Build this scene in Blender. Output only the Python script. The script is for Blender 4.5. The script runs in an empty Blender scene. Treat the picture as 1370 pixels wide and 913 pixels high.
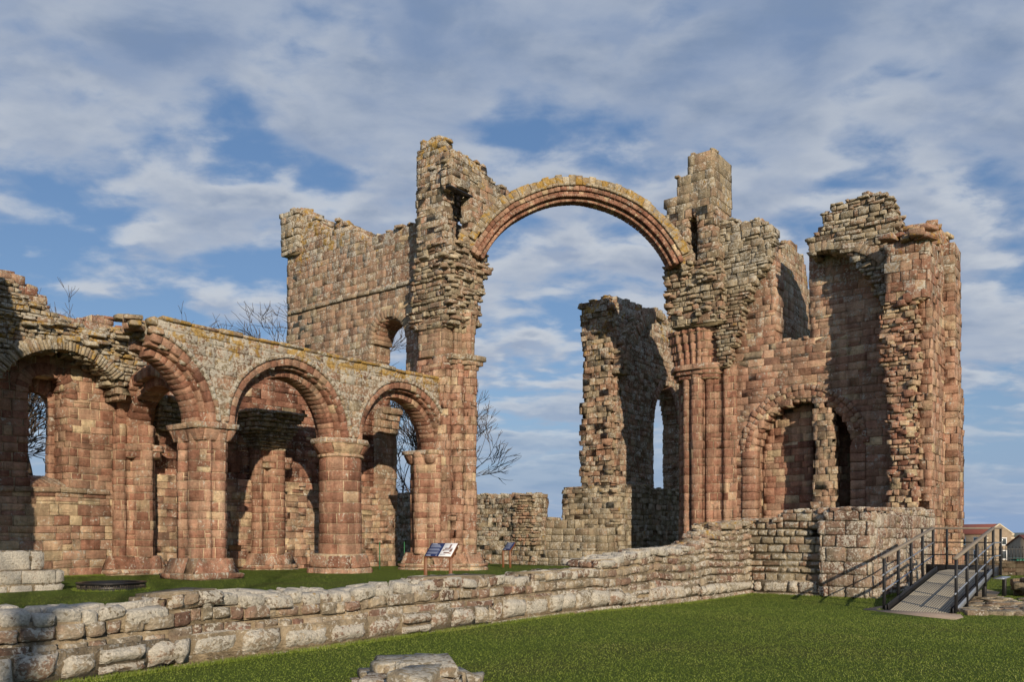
import bpy, math, random
import numpy as np
random.seed(7)
R = random.random
def ru(a, b): return a + (b - a) * random.random()
def sm(x): x = max(0., min(1., x)); return x * x * (3 - 2 * x)

# ------------------------------------------------------------------ frame
# u runs along the nave (east), v across it (north); camera stands at u = v = 0
CA, SA = .7912, .6115
EYE = 1.57
F = 1100.
def W(u, v, z=0.): return (SA * u - CA * v, CA * u + SA * v, z)
def ray(px): X = (px - 685.) / F; return SA * X + CA, SA - CA * X, X
def pu(px, py, u):
    a, b, X = ray(px); d = u / a
    return b * d, EYE + (715. - py) / F * d
def pv(px, py, v):
    a, b, X = ray(px); d = v / b
    return a * d, EYE + (715. - py) / F * d
def PU(pts, u): return [pu(x, y, u) for x, y in pts]
def PV(pts, v): return [pv(x, y, v) for x, y in pts]

scene = bpy.context.scene
COL = scene.collection

def zf(u): return -.15 * sm((u - 12.) / 8.)
def zi(u): return .22 - .012 * max(0., u - 18.)
def ground(u, v):
    x, y, _ = W(u, v)
    f = zf(u); i = zi(min(u, 40.))
    if u < 23.2: k = sm((v - 9.25) / .35)
    else: k = sm((v - 6.1) / .6)
    if u < 23.2 and 22.6 < u: k = max(k, 0)
    z = f + (i - f) * k
    d = math.hypot(x, y)
    z -= 4.6 * sm((d - 46.) / 70.)
    return z

# ------------------------------------------------------------------ scene graph
def tag(o, label=None, cat=None, group=None, kind=None):
    if label: o['label'] = label
    if cat: o['category'] = cat
    if group: o['group'] = group
    if kind: o['kind'] = kind
    return o
def empty(name, loc, label, cat, group=None):
    o = bpy.data.objects.new(name, None); COL.objects.link(o)
    o.location = loc; o.empty_display_size = .3
    return tag(o, label, cat, group)
def origin(o):
    x = y = z = 0.
    while o:
        x += o.location.x; y += o.location.y; z += o.location.z; o = o.parent
    return (x, y, z)
def mesh_obj(name, verts, faces, mat, parent=None, cols=None, smooth=False, uv=True, fmat=None, warp=0.):
    """verts in (u,v,z) when uv else world xyz"""
    V = np.array(verts, dtype=np.float64).reshape(-1, 3)
    if uv:
        V = np.stack([SA * V[:, 0] - CA * V[:, 1], CA * V[:, 0] + SA * V[:, 1], V[:, 2]], 1)
    if cols is not None and warp:
        ph = ((1.9, .7, 2.3, .4), (.8, 2.1, 1.1, 1.9), (3.3, 2.9, .5, 3.1), (5.1, 4.3, 4.7, .9))
        dz = 0; dn = 0
        for k_, (a_, b_, c_, p_) in enumerate(ph):
            w_ = 1. / (1 + k_ * .8)
            dz = dz + w_ * np.sin(V[:, 0] * a_ + V[:, 1] * b_ + V[:, 2] * c_ * .5 + p_)
            dn = dn + w_ * np.sin(V[:, 0] * b_ - V[:, 1] * a_ + V[:, 2] * c_ + p_ * 2)
        lowz = np.clip((V[:, 2] - .0) / .4, 0, 1)
        V = V.copy(); V[:, 2] += warp * dz * lowz; V[:, 0] += warp * .5 * dn; V[:, 1] += warp * .5 * dn
    if parent is not None: org = np.array(origin(parent))
    else: org = np.array([V[:, 0].mean(), V[:, 1].mean(), V[:, 2].min()])
    me = bpy.data.meshes.new(name)
    nl = sum(len(f) for f in faces)
    me.vertices.add(len(V)); me.vertices.foreach_set('co', (V - org).ravel().astype(np.float32))
    me.loops.add(nl); me.polygons.add(len(faces))
    li = np.fromiter((i for f in faces for i in f), dtype=np.int32, count=nl)
    ln = np.fromiter((len(f) for f in faces), dtype=np.int32, count=len(faces))
    st = np.zeros(len(faces), dtype=np.int32); st[1:] = np.cumsum(ln)[:-1]
    me.loops.foreach_set('vertex_index', li)
    me.polygons.foreach_set('loop_start', st); me.polygons.foreach_set('loop_total', ln)
    if smooth: me.polygons.foreach_set('use_smooth', np.ones(len(faces), dtype=bool))
    mats = mat if isinstance(mat, (list, tuple)) else [mat]
    for m in mats: me.materials.append(m)
    if fmat: me.polygons.foreach_set('material_index', np.array(fmat, dtype=np.int32))
    if cols is not None:
        at = me.color_attributes.new('st', 'FLOAT_COLOR', 'POINT')
        at.data.foreach_set('color', np.array(cols, dtype=np.float32).ravel())
    me.update()
    if me.validate(verbose=False): print('VALIDATE', name)
    o = bpy.data.objects.new(name, me); COL.objects.link(o)
    if parent is not None: o.parent = parent
    else: o.location = tuple(org)
    return o

class MB:
    def __init__(s): s.v = []; s.f = []; s.c = []
    def add(s, vs, fs, col=(.5, .5, 0, 0)):
        n = len(s.v); s.v += vs; s.f += [tuple(i + n for i in f) for f in fs]; s.c += [col] * len(vs)
    def build(s, name, mat, parent=None, smooth=False, uv=True, warp=None):
        if not s.v: return None
        return mesh_obj(name, s.v, s.f, mat, parent, s.c, smooth, uv, None, warp if warp is not None else (.013 if mat in STONES and uv else 0.))
    def block(s, P, b=.02, col=(.5, .5, 0, 0), jit=0.):
        """chamfered hexahedron; P[8] indexed by bits (a + 2b + 4c)"""
        if jit: P = [tuple(c + ru(-jit, jit) for c in p) for p in P]
        A = [np.array(p, float) for p in P]
        vs = []; idx = {}
        for i in range(8):
            for ax in range(3):
                p = A[i].copy()
                for o in range(3):
                    if o != ax:
                        e = A[i ^ (1 << o)] - A[i]; l = np.linalg.norm(e) or 1e-6
                        p = p + e / l * min(b, l * .45)
                idx[i, ax] = len(vs); vs.append(tuple(p))
        fs = []
        for ax in range(3):
            o1, o2 = [(1, 2), (2, 0), (0, 1)][ax]
            for sd in (0, 1):
                q = [sd << ax, (sd << ax) | (1 << o1), (sd << ax) | (1 << o1) | (1 << o2), (sd << ax) | (1 << o2)]
                f = [idx[i, ax] for i in q]
                fs.append(f if sd else f[::-1])
        for ax in range(3):                       # edges along ax
            o1, o2 = [(1, 2), (2, 0), (0, 1)][ax]
            for s1 in (0, 1):
                for s2 in (0, 1):
                    a = (s1 << o1) | (s2 << o2); c = a | (1 << ax)
                    f = [idx[a, o1], idx[c, o1], idx[c, o2], idx[a, o2]]
                    fs.append(f[::-1] if (s1 ^ s2) == 0 else f)
        for i in range(8):
            f = [idx[i, 0], idx[i, 1], idx[i, 2]]
            fs.append(f if bin(i).count('1') % 2 else f[::-1])
        if np.dot(np.cross(A[1] - A[0], A[2] - A[0]), A[4] - A[0]) < 0: fs = [f[::-1] for f in fs]
        s.add(vs, fs, col)
    def box(s, u0, u1, v0, v1, z0, z1, b=.01, col=(.5, .5, 0, 0), jit=0.):
        s.block([((u0, u1)[i & 1], (v0, v1)[(i >> 1) & 1], (z0, z1)[(i >> 2) & 1]) for i in range(8)], b, col, jit)
    def bar(s, a, c, w, h, b=.004, col=(.5, .5, 0, 0), up=(0, 0, 1)):
        a = np.array(a, float); c = np.array(c, float); d = (c - a) / np.linalg.norm(c - a)
        up = np.array(up, float)
        if abs(d @ up) > .98: up = np.array((1., 0, 0))
        x = np.cross(d, up); x /= np.linalg.norm(x); y = np.cross(x, d)
        P = []
        for i in range(8):
            base = c if i & 4 else a
            P.append(tuple(base + x * (w / 2 if i & 1 else -w / 2) + y * (h / 2 if i & 2 else -h / 2)))
        # orientation: bits a=x, b=y, c=d ; x × y = -d -> mirror
        P = [P[i ^ 1] for i in range(8)]
        s.block(P, b, col)
    def tube(s, pts, rad, n=6, col=(.5, .5, 0, 0)):
        vs = []; fs = []
        prev = None
        for k, p in enumerate(pts):
            p = np.array(p, float)
            q = np.array(pts[min(k + 1, len(pts) - 1)], float) - np.array(pts[max(k - 1, 0)], float)
            q /= (np.linalg.norm(q) or 1)
            ref = np.array((1., 0, 0)) if abs(q[0]) < .8 else np.array((0, 1., 0))
            x = np.cross(q, ref); x /= np.linalg.norm(x); y = np.cross(q, x)
            for i in range(n):
                a = 2 * math.pi * i / n
                vs.append(tuple(p + (x * math.cos(a) + y * math.sin(a)) * rad[k]))
        for k in range(len(pts) - 1):
            for i in range(n):
                j = (i + 1) % n
                fs.append((k * n + i, k * n + j, (k + 1) * n + j, (k + 1) * n + i))
        fs.append(tuple(range(n))[::-1]); fs.append(tuple((len(pts) - 1) * n + i for i in range(n)))
        s.add(vs, fs, col)

    # -------- masonry
    def stones(s, poly, z0, z1, st):
        """perimeter stones of one course of a plan polygon (ccw, uv)"""
        n = len(poly)
        P = [np.array(p, float) for p in poly]
        E = []; N = []; Ln = []
        for i in range(n):
            e = P[(i + 1) % n] - P[i]; l = np.linalg.norm(e)
            if l < 1e-6: l = 1e-6
            E.append(e / l); Ln.append(l); N.append(np.array((e[1], -e[0])) / l)
        M = []
        for i in range(n):
            m = N[i - 1] + N[i]; l2 = m @ m
            m = m * (2. / max(l2, .7)) if l2 > 1e-9 else N[i]
            M.append(m)
        cum = np.concatenate([[0], np.cumsum(Ln)]); tot = cum[-1]
        def at(t):
            t = t % tot; i = int(np.searchsorted(cum, t, 'right') - 1); i = min(i, n - 1)
            return P[i] + E[i] * (t - cum[i]), N[i]
        L0, L1 = st['L']; b = st['b']; g = st['g']; dep = st['dep']; amp = st['amp']
        H = z1 - z0
        t = ru(0, L1); start = t; cuts = [t]
        while True:
            l = ru(L0, L1)
            if t + l > start + tot - L0 * .6: break
            t += l; cuts.append(t)
        cuts.append(start + tot)
        for k in range(len(cuts) - 1):
            a, c = cuts[k], cuts[k + 1]
            ln = c - a
            if R() < st['skip']: continue
            zs_ = [(z0, z1)]
            if ln > .2 and H > .2 and R() < st['split']:
                zm_ = z0 + H * ru(.35, .65); zs_ = [(z0, zm_), (zm_, z1)]
            for (y0, y1) in zs_: s.stone1(a, c, y0, y1, st, P, E, N, M, cum, tot, n, at)
        # core (mortar)
        ins = -max(st['core'], min(.075, -st['p'][0] + 1.2 * st['amp'] + .3 * st['tilt'] + abs(st['slope']) * (z1 - z0) * .5 + .003))
        cp = [P[i] + M[i] * ins for i in range(n)]
        vs = [(q[0], q[1], z0 + .002) for q in cp] + [(q[0], q[1], z1) for q in cp]
        fs = [tuple(range(n))[::-1], tuple(range(n, 2 * n))] + [(i, (i + 1) % n, n + (i + 1) % n, n + i) for i in range(n)]
        s.add(vs, fs, (1., ru(.4, .6), st['lich'] * .4, st['yel'] * .3))
    def stone1(s, a, c, z0, z1, st, P, E, N, M, cum, tot, n, at):
            b = st['b'] * ru(.4, 1.8); g = st['g'] * ru(.4, 1.8); dep = st['dep']; amp = st['amp']; H = z1 - z0; ln = c - a
            bb = min(b, ln * .3, H * .3)
            p = ru(*st['p'])
            tilt = ru(-1, 1) * st['tilt'] - st['slope']
            ts = [(a + g, 2), (a + g, 1), (a + g + bb, 0)]
            inner = []
            for r in (0, 1):
                for i in range(n):
                    q = cum[i] + r * tot
                    if a + g + bb + .004 < q < c - g - bb - .004: inner.append((q, i))
            sub = st['sub']
            cur = a + g + bb
            for q, i in sorted(inner) + [(c - g - bb, None)]:
                if sub:
                    m = int((q - cur) / sub)
                    for j in range(1, m + 1):
                        w = cur + (q - cur) * j / (m + 1)
                        ts.append((w, 0))
                if i is not None: ts.append((q, ('c', i)))
                cur = q
            ts += [(c - g - bb, 0), (c - g, 1), (c - g, 2)]
            zj0 = g * .5 + ru(0, st['zj']); zj1 = g * .5 + ru(0, st['zj'])
            za, zb = z0 + zj0, z1 - zj1
            rows = [(-dep, za), (-bb, za), (0, za + bb)]
            if sub:
                m = max(0, int((zb - za - 2 * bb) / sub))
                for j in range(1, m + 1): rows.append((0, za + bb + (zb - za - 2 * bb) * j / (m + 1)))
            rows += [(0, zb - bb), (-bb, zb), (-dep, zb)]
            vs = []; fs = []
            nr = len(rows)
            for q, kind in ts:
                if isinstance(kind, tuple): pt, nm = P[kind[1]], M[kind[1]]; kk = 0
                else: pt, nm = at(q); kk = kind
                for ri, (off, z) in enumerate(rows):
                    o = p + off
                    if kk == 2: o = -dep
                    elif kk == 1 and off == 0: o = p - bb
                    if off > -dep and kk != 2:
                        o += ru(-amp, amp) + tilt * (z - z0 - H / 2) / max(H, .1)
                        if off == 0 and kk == 0: o += ru(-amp, amp) * .6
                    w = pt + nm * o
                    vs.append((w[0], w[1], z + (ru(-amp, amp) * .5 if 0 < ri < nr - 1 else 0)))
            nc = len(ts)
            for i in range(nc - 1):
                for j in range(nr - 1):
                    q = i * nr + j
                    fs.append((q, q + nr, q + nr + 1, q + 1))
            s.add(vs, fs, st['col'](z0))
    def mass(s, z0, z1, polyf, st):
        z = z0
        while z < z1 - .08:
            h = ru(*st['ch'])
            if z + h > z1 - .1: h = z1 - z
            s.stones(polyf(z + h / 2), z, z + h, st); z += h
    def wall(s, kind, c, t, polys, st, top=True):
        zs = [p[1] for q in polys for p in q]
        z, zt = min(zs), max(zs)
        log = []
        while z < zt - .05:
            h = ru(*st['ch'])
            if z + h > zt - .1: h = zt - z
            zm = z + h / 2
            def cut(q):
                xs = []
                for i in range(len(q)):
                    a, b = q[i], q[(i + 1) % len(q)]
                    if (a[1] <= zm) != (b[1] <= zm):
                        xs.append(a[0] + (b[0] - a[0]) * (zm - a[1]) / (b[1] - a[1]))
                xs.sort()
                return [(xs[i], xs[i + 1]) for i in range(0, len(xs) - 1, 2)]
            base = cut(polys[0])
            for q in polys[1:]:
                for (ha, hb) in cut(q):
                    nb = []
                    for a, b in base:
                        if hb <= a or ha >= b: nb.append((a, b)); continue
                        if ha > a: nb.append((a, ha))
                        if hb < b: nb.append((hb, b))
                    base = nb
            iv = []
            for a, b in base:
                a += ru(-1, 1) * st['jag']; b += ru(-1, 1) * st['jag']
                if b - a < .16: continue
                iv.append((a, b))
                cc = c(z) if callable(c) else c
                if kind == 'V': poly = [(a, cc), (b, cc), (b, cc + t), (a, cc + t)]
                else: poly = [(cc, a), (cc, b), (cc + t, b), (cc + t, a)][::-1]
                s.stones(poly, z, z + h, st)
            log.append((z, z + h, iv)); z += h
        if top:
            cc = c(zt) if callable(c) else c
            lo = min(p[0] for p in polys[0]); hi = max(p[0] for p in polys[0])
            x = lo
            while x < hi:
                zz = None
                for (a0, a1, iv) in log:
                    if any(p <= x <= q for p, q in iv): zz = a1
                if zz and R() < st['rub']:
                    for dd in (ru(.05, .3), ru(.3, max(.31, t - .1))):
                        s.rubble((x, cc + dd, zz) if kind == 'V' else (cc + dd, x, zz), st['rs'] * ru(.6, 1.15), st)
                x += st['rs'] * ru(.7, 1.2)
    def rubble(s, p, sz, st, flat=.42, rot=None):
        a = rot if rot is not None else ru(-.5, .5)
        l, w, h = sz * ru(.5, .75), sz * ru(.35, .55), sz * flat * ru(.35, .6)
        P = []
        for i in range(8):
            x, y, z = (l if i & 1 else -l), (w if i & 2 else -w), (h if i & 4 else -h)
            k = ru(.75, 1.1)
            x *= k; y *= ru(.8, 1.1); z *= ru(.75, 1.15)
            P.append((p[0] + x * math.cos(a) - y * math.sin(a), p[1] + x * math.sin(a) + y * math.cos(a), p[2] + h * .6 + z))
        s.block(P, sz * .055, st['col'](p[2]), sz * .045)
    def ring(s, f, sc, zc, r0, r1, d0, d1, a0, a1, n, st, gap=.004, b=.01, skip=0., rj=0.):
        a0, a1 = math.radians(a0), math.radians(a1)
        for i in range(n):
            if R() < skip: continue
            t0 = a0 + (a1 - a0) * i / n; t1 = a0 + (a1 - a0) * (i + 1) / n
            pp = ru(*st['p']) * .7
            ro = r1 + ru(-rj, rj); rr = (r0 + r1) / 2; t0 += gap / rr; t1 -= gap / rr
            m = 2 if (t1 - t0) * r1 > .35 else 1
            for k in range(m):
                q0 = t0 + (t1 - t0) * k / m; q1 = t0 + (t1 - t0) * (k + 1) / m
                P = []
                for j in range(8):
                    a = q1 if j & 1 else q0; r = ro if j & 2 else r0; d = d1 if j & 4 else d0 - pp
                    P.append(f(sc + r * math.cos(a), zc + r * math.sin(a), d))
                s.block(P, b, st['col'](zc + r1 * math.sin(t0)), jit=.004)

def FV(c): return lambda s, z, d: (s, c + d, z)
def FU(c): return lambda s, z, d: (c + d, s, z)
def fix_normals(o):
    pass

def style(**k):
    d = dict(L=(.3, .72), ch=(.22, .35), b=.006, g=.005, dep=.16, amp=.005, p=(-.004, .012), tilt=.004, sub=0, zj=.005,
             skip=0., core=.006, split=.07, slope=0., jag=.0, rub=.0, rs=.3, hue=(.15, .52), lich=.25, yel=.1, val=(.36, .66), lz=None)
    d.update(k)
    def col(z):
        if d.get('low') and z < d['low'][0] and R() < d['low'][3]: return (ru(d['low'][1], d['low'][2]), ru(.35, .8), ru(.1, .4), 0.)
        l = d['lich']; y = d['yel']
        if d['lz']:
            q = sm((z - d['lz'][0]) / (d['lz'][1] - d['lz'][0])); l += d['lz'][2] * q; y += d['lz'][3] * q
        h = ru(*d['hue'])
        if R() < d.get('odd', .06): h = ru(.6, .88)
        return (h, ru(*d['val']), min(1, max(0, l + ru(-.15, .15))), min(1, max(0, y + ru(-.12, .12))))
    d['col'] = col
    return d

ASH = style()
ASH_R = style(jag=.06, rub=.6)
RED = style(odd=.03, hue=(.17, .52), lich=.12, yel=.0, p=(0, .012), amp=.004, core=.008, g=.012)
GREY = style(hue=(.2, .8), lich=.3, yel=.48, amp=.014, jag=.08, rub=.8, p=(-.01, .03), L=(.22, .6), ch=(.16, .32))
RUB = style(L=(.14, .45), ch=(.09, .22), b=.02, amp=.025, p=(-.05, .06), tilt=.05, hue=(.2, .85), lich=.3, yel=.2, core=.07,
            jag=.1, rub=.8, rs=.32, zj=.02, g=.014)
VOU = style(hue=(.08, .5), lich=.18, yel=.02, p=(0, .02), odd=.03)

# ------------------------------------------------------------------ materials
def nt(m):
    m.use_nodes = True; t = m.node_tree; t.nodes.clear(); return t
class G:
    def __init__(s, t): s.t = t
    def n(s, ty, **k):
        o = s.t.nodes.new(ty)
        for a, v in k.items(): setattr(o, a, v)
        return o
    def l(s, a, b): s.t.links.new(a, b)
    def put(s, i, v):
        if hasattr(v, 'is_output'): s.l(v, i)
        else: i.default_value = v
    def math(s, op, a, b=0., c=0., clamp=False):
        o = s.n('ShaderNodeMath', operation=op, use_clamp=clamp)
        for i, v in enumerate((a, b, c)): s.put(o.inputs[i], v)
        return o.outputs[0]
    def noise(s, vec, scale, detail=4., rough=.55, dist=0.):
        o = s.n('ShaderNodeTexNoise'); s.l(vec, o.inputs['Vector'])
        o.inputs['Scale'].default_value = scale; o.inputs['Detail'].default_value = detail
        o.inputs['Roughness'].default_value = rough; o.inputs['Distortion'].default_value = dist
        return o.outputs['Fac']
    def mix(s, f, a, b, mode='MIX'):
        o = s.n('ShaderNodeMix', data_type='RGBA', blend_type=mode)
        s.put(o.inputs['Factor'], f)
        for i, v in ((6, a), (7, b)):
            if isinstance(v, tuple) and len(v) == 3: v = v + (1,)
            s.put(o.inputs[i], v)
        return o.outputs[2]
    def ramp(s, f, stops, mode='LINEAR'):
        o = s.n('ShaderNodeValToRGB'); e = o.color_ramp.elements; o.color_ramp.interpolation = mode
        while len(e) < len(stops): e.new(.5)
        for x, (p, c) in zip(e, stops):
            x.position = p; x.color = c + (1,) if len(c) == 3 else c
        s.put(o.inputs[0], f); return o.outputs[0]
    def step(s, x, a, b):
        o = s.n('ShaderNodeMapRange', interpolation_type='SMOOTHSTEP')
        s.put(o.inputs[0], x); s.put(o.inputs[1], a); s.put(o.inputs[2], b)
        return o.outputs[0]

def stone_mat(name, ramp, mortar, white=(.58, .55, .48), yellow=(.46, .27, .04), grey=(.2, .175, .125), wsc=6., bump=.5, grain=1., tint=1., sat=.96):
    m = bpy.data.materials.new(name); t = nt(m); g = G(t)
    out = g.n('ShaderNodeOutputMaterial'); bs = g.n('ShaderNodeBsdfPrincipled')
    g.l(bs.outputs[0], out.inputs[0])
    tc = g.n('ShaderNodeTexCoord').outputs['Object']
    at = g.n('ShaderNodeAttribute', attribute_name='st')
    sp = g.n('ShaderNodeSeparateColor'); g.l(at.outputs['Color'], sp.inputs[0])
    hue, val, lic, yel = sp.outputs[0], sp.outputs[1], sp.outputs[2], at.outputs['Alpha']
    n1 = g.noise(tc, .5, 6, .65); n2 = g.noise(tc, 4., 8, .68, .4); n3 = g.noise(tc, 34., 4, .7)
    n8 = g.noise(tc, 13., 6, .68, .5)
    n4 = g.noise(tc, wsc, 6, .62, .3); n5 = g.noise(tc, 1.5, 10, .72, .5)
    mp = g.n('ShaderNodeMapping'); mp.inputs['Scale'].default_value = (1, 1, 6); g.l(tc, mp.inputs[0])
    n6 = g.noise(mp.outputs[0], 3., 7, .7, .8)       # bedding in the sandstone
    h = g.math('ADD', hue, g.math('MULTIPLY', g.math('SUBTRACT', n2, .5), .55))
    h = g.math('ADD', h, g.math('MULTIPLY', g.math('SUBTRACT', n6, .5), .4))
    h = g.math('ADD', h, g.math('MULTIPLY', g.math('SUBTRACT', n1, .5), .5))
    h = g.math('MINIMUM', h, .9); h = g.math('MAXIMUM', h, .0)
    c = g.ramp(h, ramp)
    ism = g.math('GREATER_THAN', hue, .95)
    c = g.mix(ism, c, mortar)
    k = g.math('MULTIPLY', g.math('ADD', .62, g.math('MULTIPLY', val, .72)), g.math('ADD', .45, g.math('MULTIPLY', n5, 1.1)))
    k = g.math('MULTIPLY', k, g.math('ADD', .35, g.math('MULTIPLY', n8, 1.3)))
    k = g.math('MULTIPLY', k, g.math('ADD', .62, g.math('MULTIPLY', n3, .76)))
    ms = g.n('ShaderNodeMapping'); ms.inputs['Scale'].default_value = (2.2, 2.2, .18); g.l(tc, ms.inputs[0])
    n9 = g.noise(ms.outputs[0], 1.3, 5, .6, .3)
    k = g.math('MULTIPLY', k, g.math('ADD', .68, g.math('MULTIPLY', g.step(n9, .38, .62), .36)))
    k = g.math('MULTIPLY', k, tint * 1.16)
    kk = g.n('ShaderNodeCombineColor')
    for i in range(3): g.l(k, kk.inputs[i])
    c = g.mix(1., c, kk.outputs[0], 'MULTIPLY')
    geo = g.n('ShaderNodeNewGeometry'); sx = g.n('ShaderNodeSeparateXYZ'); g.l(geo.outputs['Normal'], sx.inputs[0])
    up = g.math('MAXIMUM', sx.outputs[2], 0.)
    # grey-brown weathering crust
    gm = g.step(g.math('ADD', g.noise(tc, 2.2, 10, .72, .7), g.math('ADD', g.math('MULTIPLY', lic, .20), g.math('MULTIPLY', up, .08))), .58, .76)
    c = g.mix(g.math('MULTIPLY', gm, .7), c, g.mix(n8, tuple(x * .55 for x in grey), tuple(x * 1.35 for x in grey)))
    # pale crustose lichen: many small ragged spots, thickest in patches
    wl = g.math('ADD', g.math('MULTIPLY', n4, .62), g.math('MULTIPLY', n2, .42))
    wm = g.step(g.math('ADD', wl, g.math('ADD', g.math('MULTIPLY', lic, .225), g.math('MULTIPLY', up, .05))), .645, .68)
    c = g.mix(g.math('MULTIPLY', wm, .85), c, g.mix(g.step(n3, .3, .7), tuple(x * .58 for x in white), white))
    n7 = g.noise(tc, 2.6, 9, .72, .8)
    ym = g.step(g.math('ADD', n7, g.math('ADD', g.math('MULTIPLY', yel, .32), g.math('MULTIPLY', up, .05))), .71, .76)
    c = g.mix(g.math('MULTIPLY', ym, .8), c, g.mix(g.step(n8, .3, .7), tuple(x * .5 for x in yellow), yellow))
    hs = g.n('ShaderNodeHueSaturation'); hs.inputs['Hue'].default_value = .502; hs.inputs['Saturation'].default_value = sat; hs.inputs['Value'].default_value = 1.03; g.l(c, hs.inputs['Color'])
    g.l(hs.outputs[0], bs.inputs['Base Color']); bs.inputs['Roughness'].default_value = .95
    bs.inputs['Specular IOR Level'].default_value = .1
    hh = g.math('ADD', g.math('MULTIPLY', n8, .55), g.math('ADD', g.math('MULTIPLY', n3, .22 * grain), g.math('ADD', g.math('MULTIPLY', n6, .45), g.math('MULTIPLY', n2, .25))))
    bp = g.n('ShaderNodeBump'); bp.inputs['Strength'].default_value = bump; bp.inputs['Distance'].default_value = .11
    g.l(hh, bp.inputs['Height']); g.l(bp.outputs[0], bs.inputs['Normal'])
    return m

R_RED = [(0., (.15, .068, .048)), (.18, (.25, .12, .082)), (.36, (.32, .18, .125)), (.55, (.37, .235, .165)), (.72, (.40, .28, .185)), (.88, (.50, .39, .25))]
R_MIX = [(0., (.22, .11, .075)), (.2, (.30, .175, .12)), (.42, (.34, .225, .155)), (.6, (.31, .235, .16)), (.75, (.25, .205, .14)), (.88, (.36, .29, .195))]
R_PALE = [(0., (.19, .11, .085)), (.3, (.31, .21, .155)), (.6, (.33, .27, .2)), (.88, (.42, .35, .26))]
R_GRY = [(0., (.24, .145, .10)), (.3, (.29, .2, .14)), (.6, (.30, .245, .17)), (.88, (.38, .32, .23))]
S_RED = stone_mat('red_sandstone', R_RED, (.52, .40, .27), wsc=14., bump=.8)
S_MIX = stone_mat('weathered_sandstone', R_MIX, (.42, .33, .22), wsc=13., bump=.85, tint=.97)
S_PALE = stone_mat('lichened_sandstone', R_PALE, (.33, .26, .175), white=(.70, .66, .58), wsc=19., bump=.9, grain=1.5)
S_GRY = stone_mat('grey_rubble', R_GRY, (.28, .23, .155), wsc=14., bump=.85)

STONES = (S_RED, S_MIX, S_PALE, S_GRY)
def plain(name, col, rough=.6, metal=0., var=.25, sc=8., bump=.15, spec=.4):
    m = bpy.data.materials.new(name); t = nt(m); g = G(t)
    out = g.n('ShaderNodeOutputMaterial'); bs = g.n('ShaderNodeBsdfPrincipled'); g.l(bs.outputs[0], out.inputs[0])
    tc = g.n('ShaderNodeTexCoord').outputs['Object']
    n = g.noise(tc, sc, 6, .6)
    c = g.mix(n, tuple(x * (1 - var) for x in col), tuple(x * (1 + var) for x in col))
    g.l(c, bs.inputs['Base Color']); bs.inputs['Roughness'].default_value = rough; bs.inputs['Metallic'].default_value = metal
    bs.inputs['Specular IOR Level'].default_value = spec
    if bump:
        bp = g.n('ShaderNodeBump'); bp.inputs['Strength'].default_value = bump; bp.inputs['Distance'].default_value = .02
        g.l(g.noise(tc, sc * 6, 4, .6), bp.inputs['Height']); g.l(bp.outputs[0], bs.inputs['Normal'])
    return m
M_BLACK = plain('black_painted_steel', (.012, .012, .014), .45)
M_GALV = plain('galvanised_steel', (.34, .37, .42), .35, .6)
M_WOODRAIL = plain('weathered_timber', (.22, .185, .145), .75, sc=14)
M_RUST = plain('brown_lectern_steel', (.15, .058, .022), .5)
M_BLUE = plain('navy_panel', (.012, .022, .085), .35, var=.05, bump=0)
M_WHITE = plain('white_panel', (.72, .73, .76), .35, var=.03, bump=0)
M_INK = plain('panel_print_grey', (.32, .33, .38), .4, var=.1, bump=0)
M_INKR = plain('panel_print_brown', (.20, .12, .10), .4, var=.1, bump=0)
M_PALETXT = plain('panel_print_pale', (.42, .47, .60), .4, var=.05, bump=0)
M_IRON = plain('dark_iron', (.018, .018, .02), .4, .3)
M_TILE = plain('red_roof_tiles', (.24, .075, .048), .8, sc=3)
M_HSTONE = plain('house_stone', (.29, .225, .16), .9, var=.4, sc=1.6)
M_HPALE = plain('house_quoins', (.5, .44, .34), .9)
M_GLASS = plain('window_glass', (.05, .06, .07), .15, bump=0)
M_TEAL = plain('green_plastic', (.02, .16, .11), .5)
M_GRN = plain('green_rod_paint', (.03, .14, .06), .5)
M_BARK = plain('bark', (.10, .082, .055), .95, var=.5, sc=5)
M_TWIG = plain('twigs', (.07, .052, .04), .95, var=.4, sc=3)
M_PATH = plain('worn_path', (.26, .21, .15), .95, var=.3, sc=6)

def deck_mat():
    m = bpy.data.materials.new('ribbed_deck'); t = nt(m); g = G(t)
    out = g.n('ShaderNodeOutputMaterial'); bs = g.n('ShaderNodeBsdfPrincipled'); g.l(bs.outputs[0], out.inputs[0])
    tc = g.n('ShaderNodeTexCoord').outputs['Object']
    n = g.noise(tc, 6, 6, .6)
    g.l(g.mix(n, (.20, .185, .15), (.34, .31, .255)), bs.inputs['Base Color']); bs.inputs['Roughness'].default_value = .75
    return m
M_DECK = deck_mat()

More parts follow.
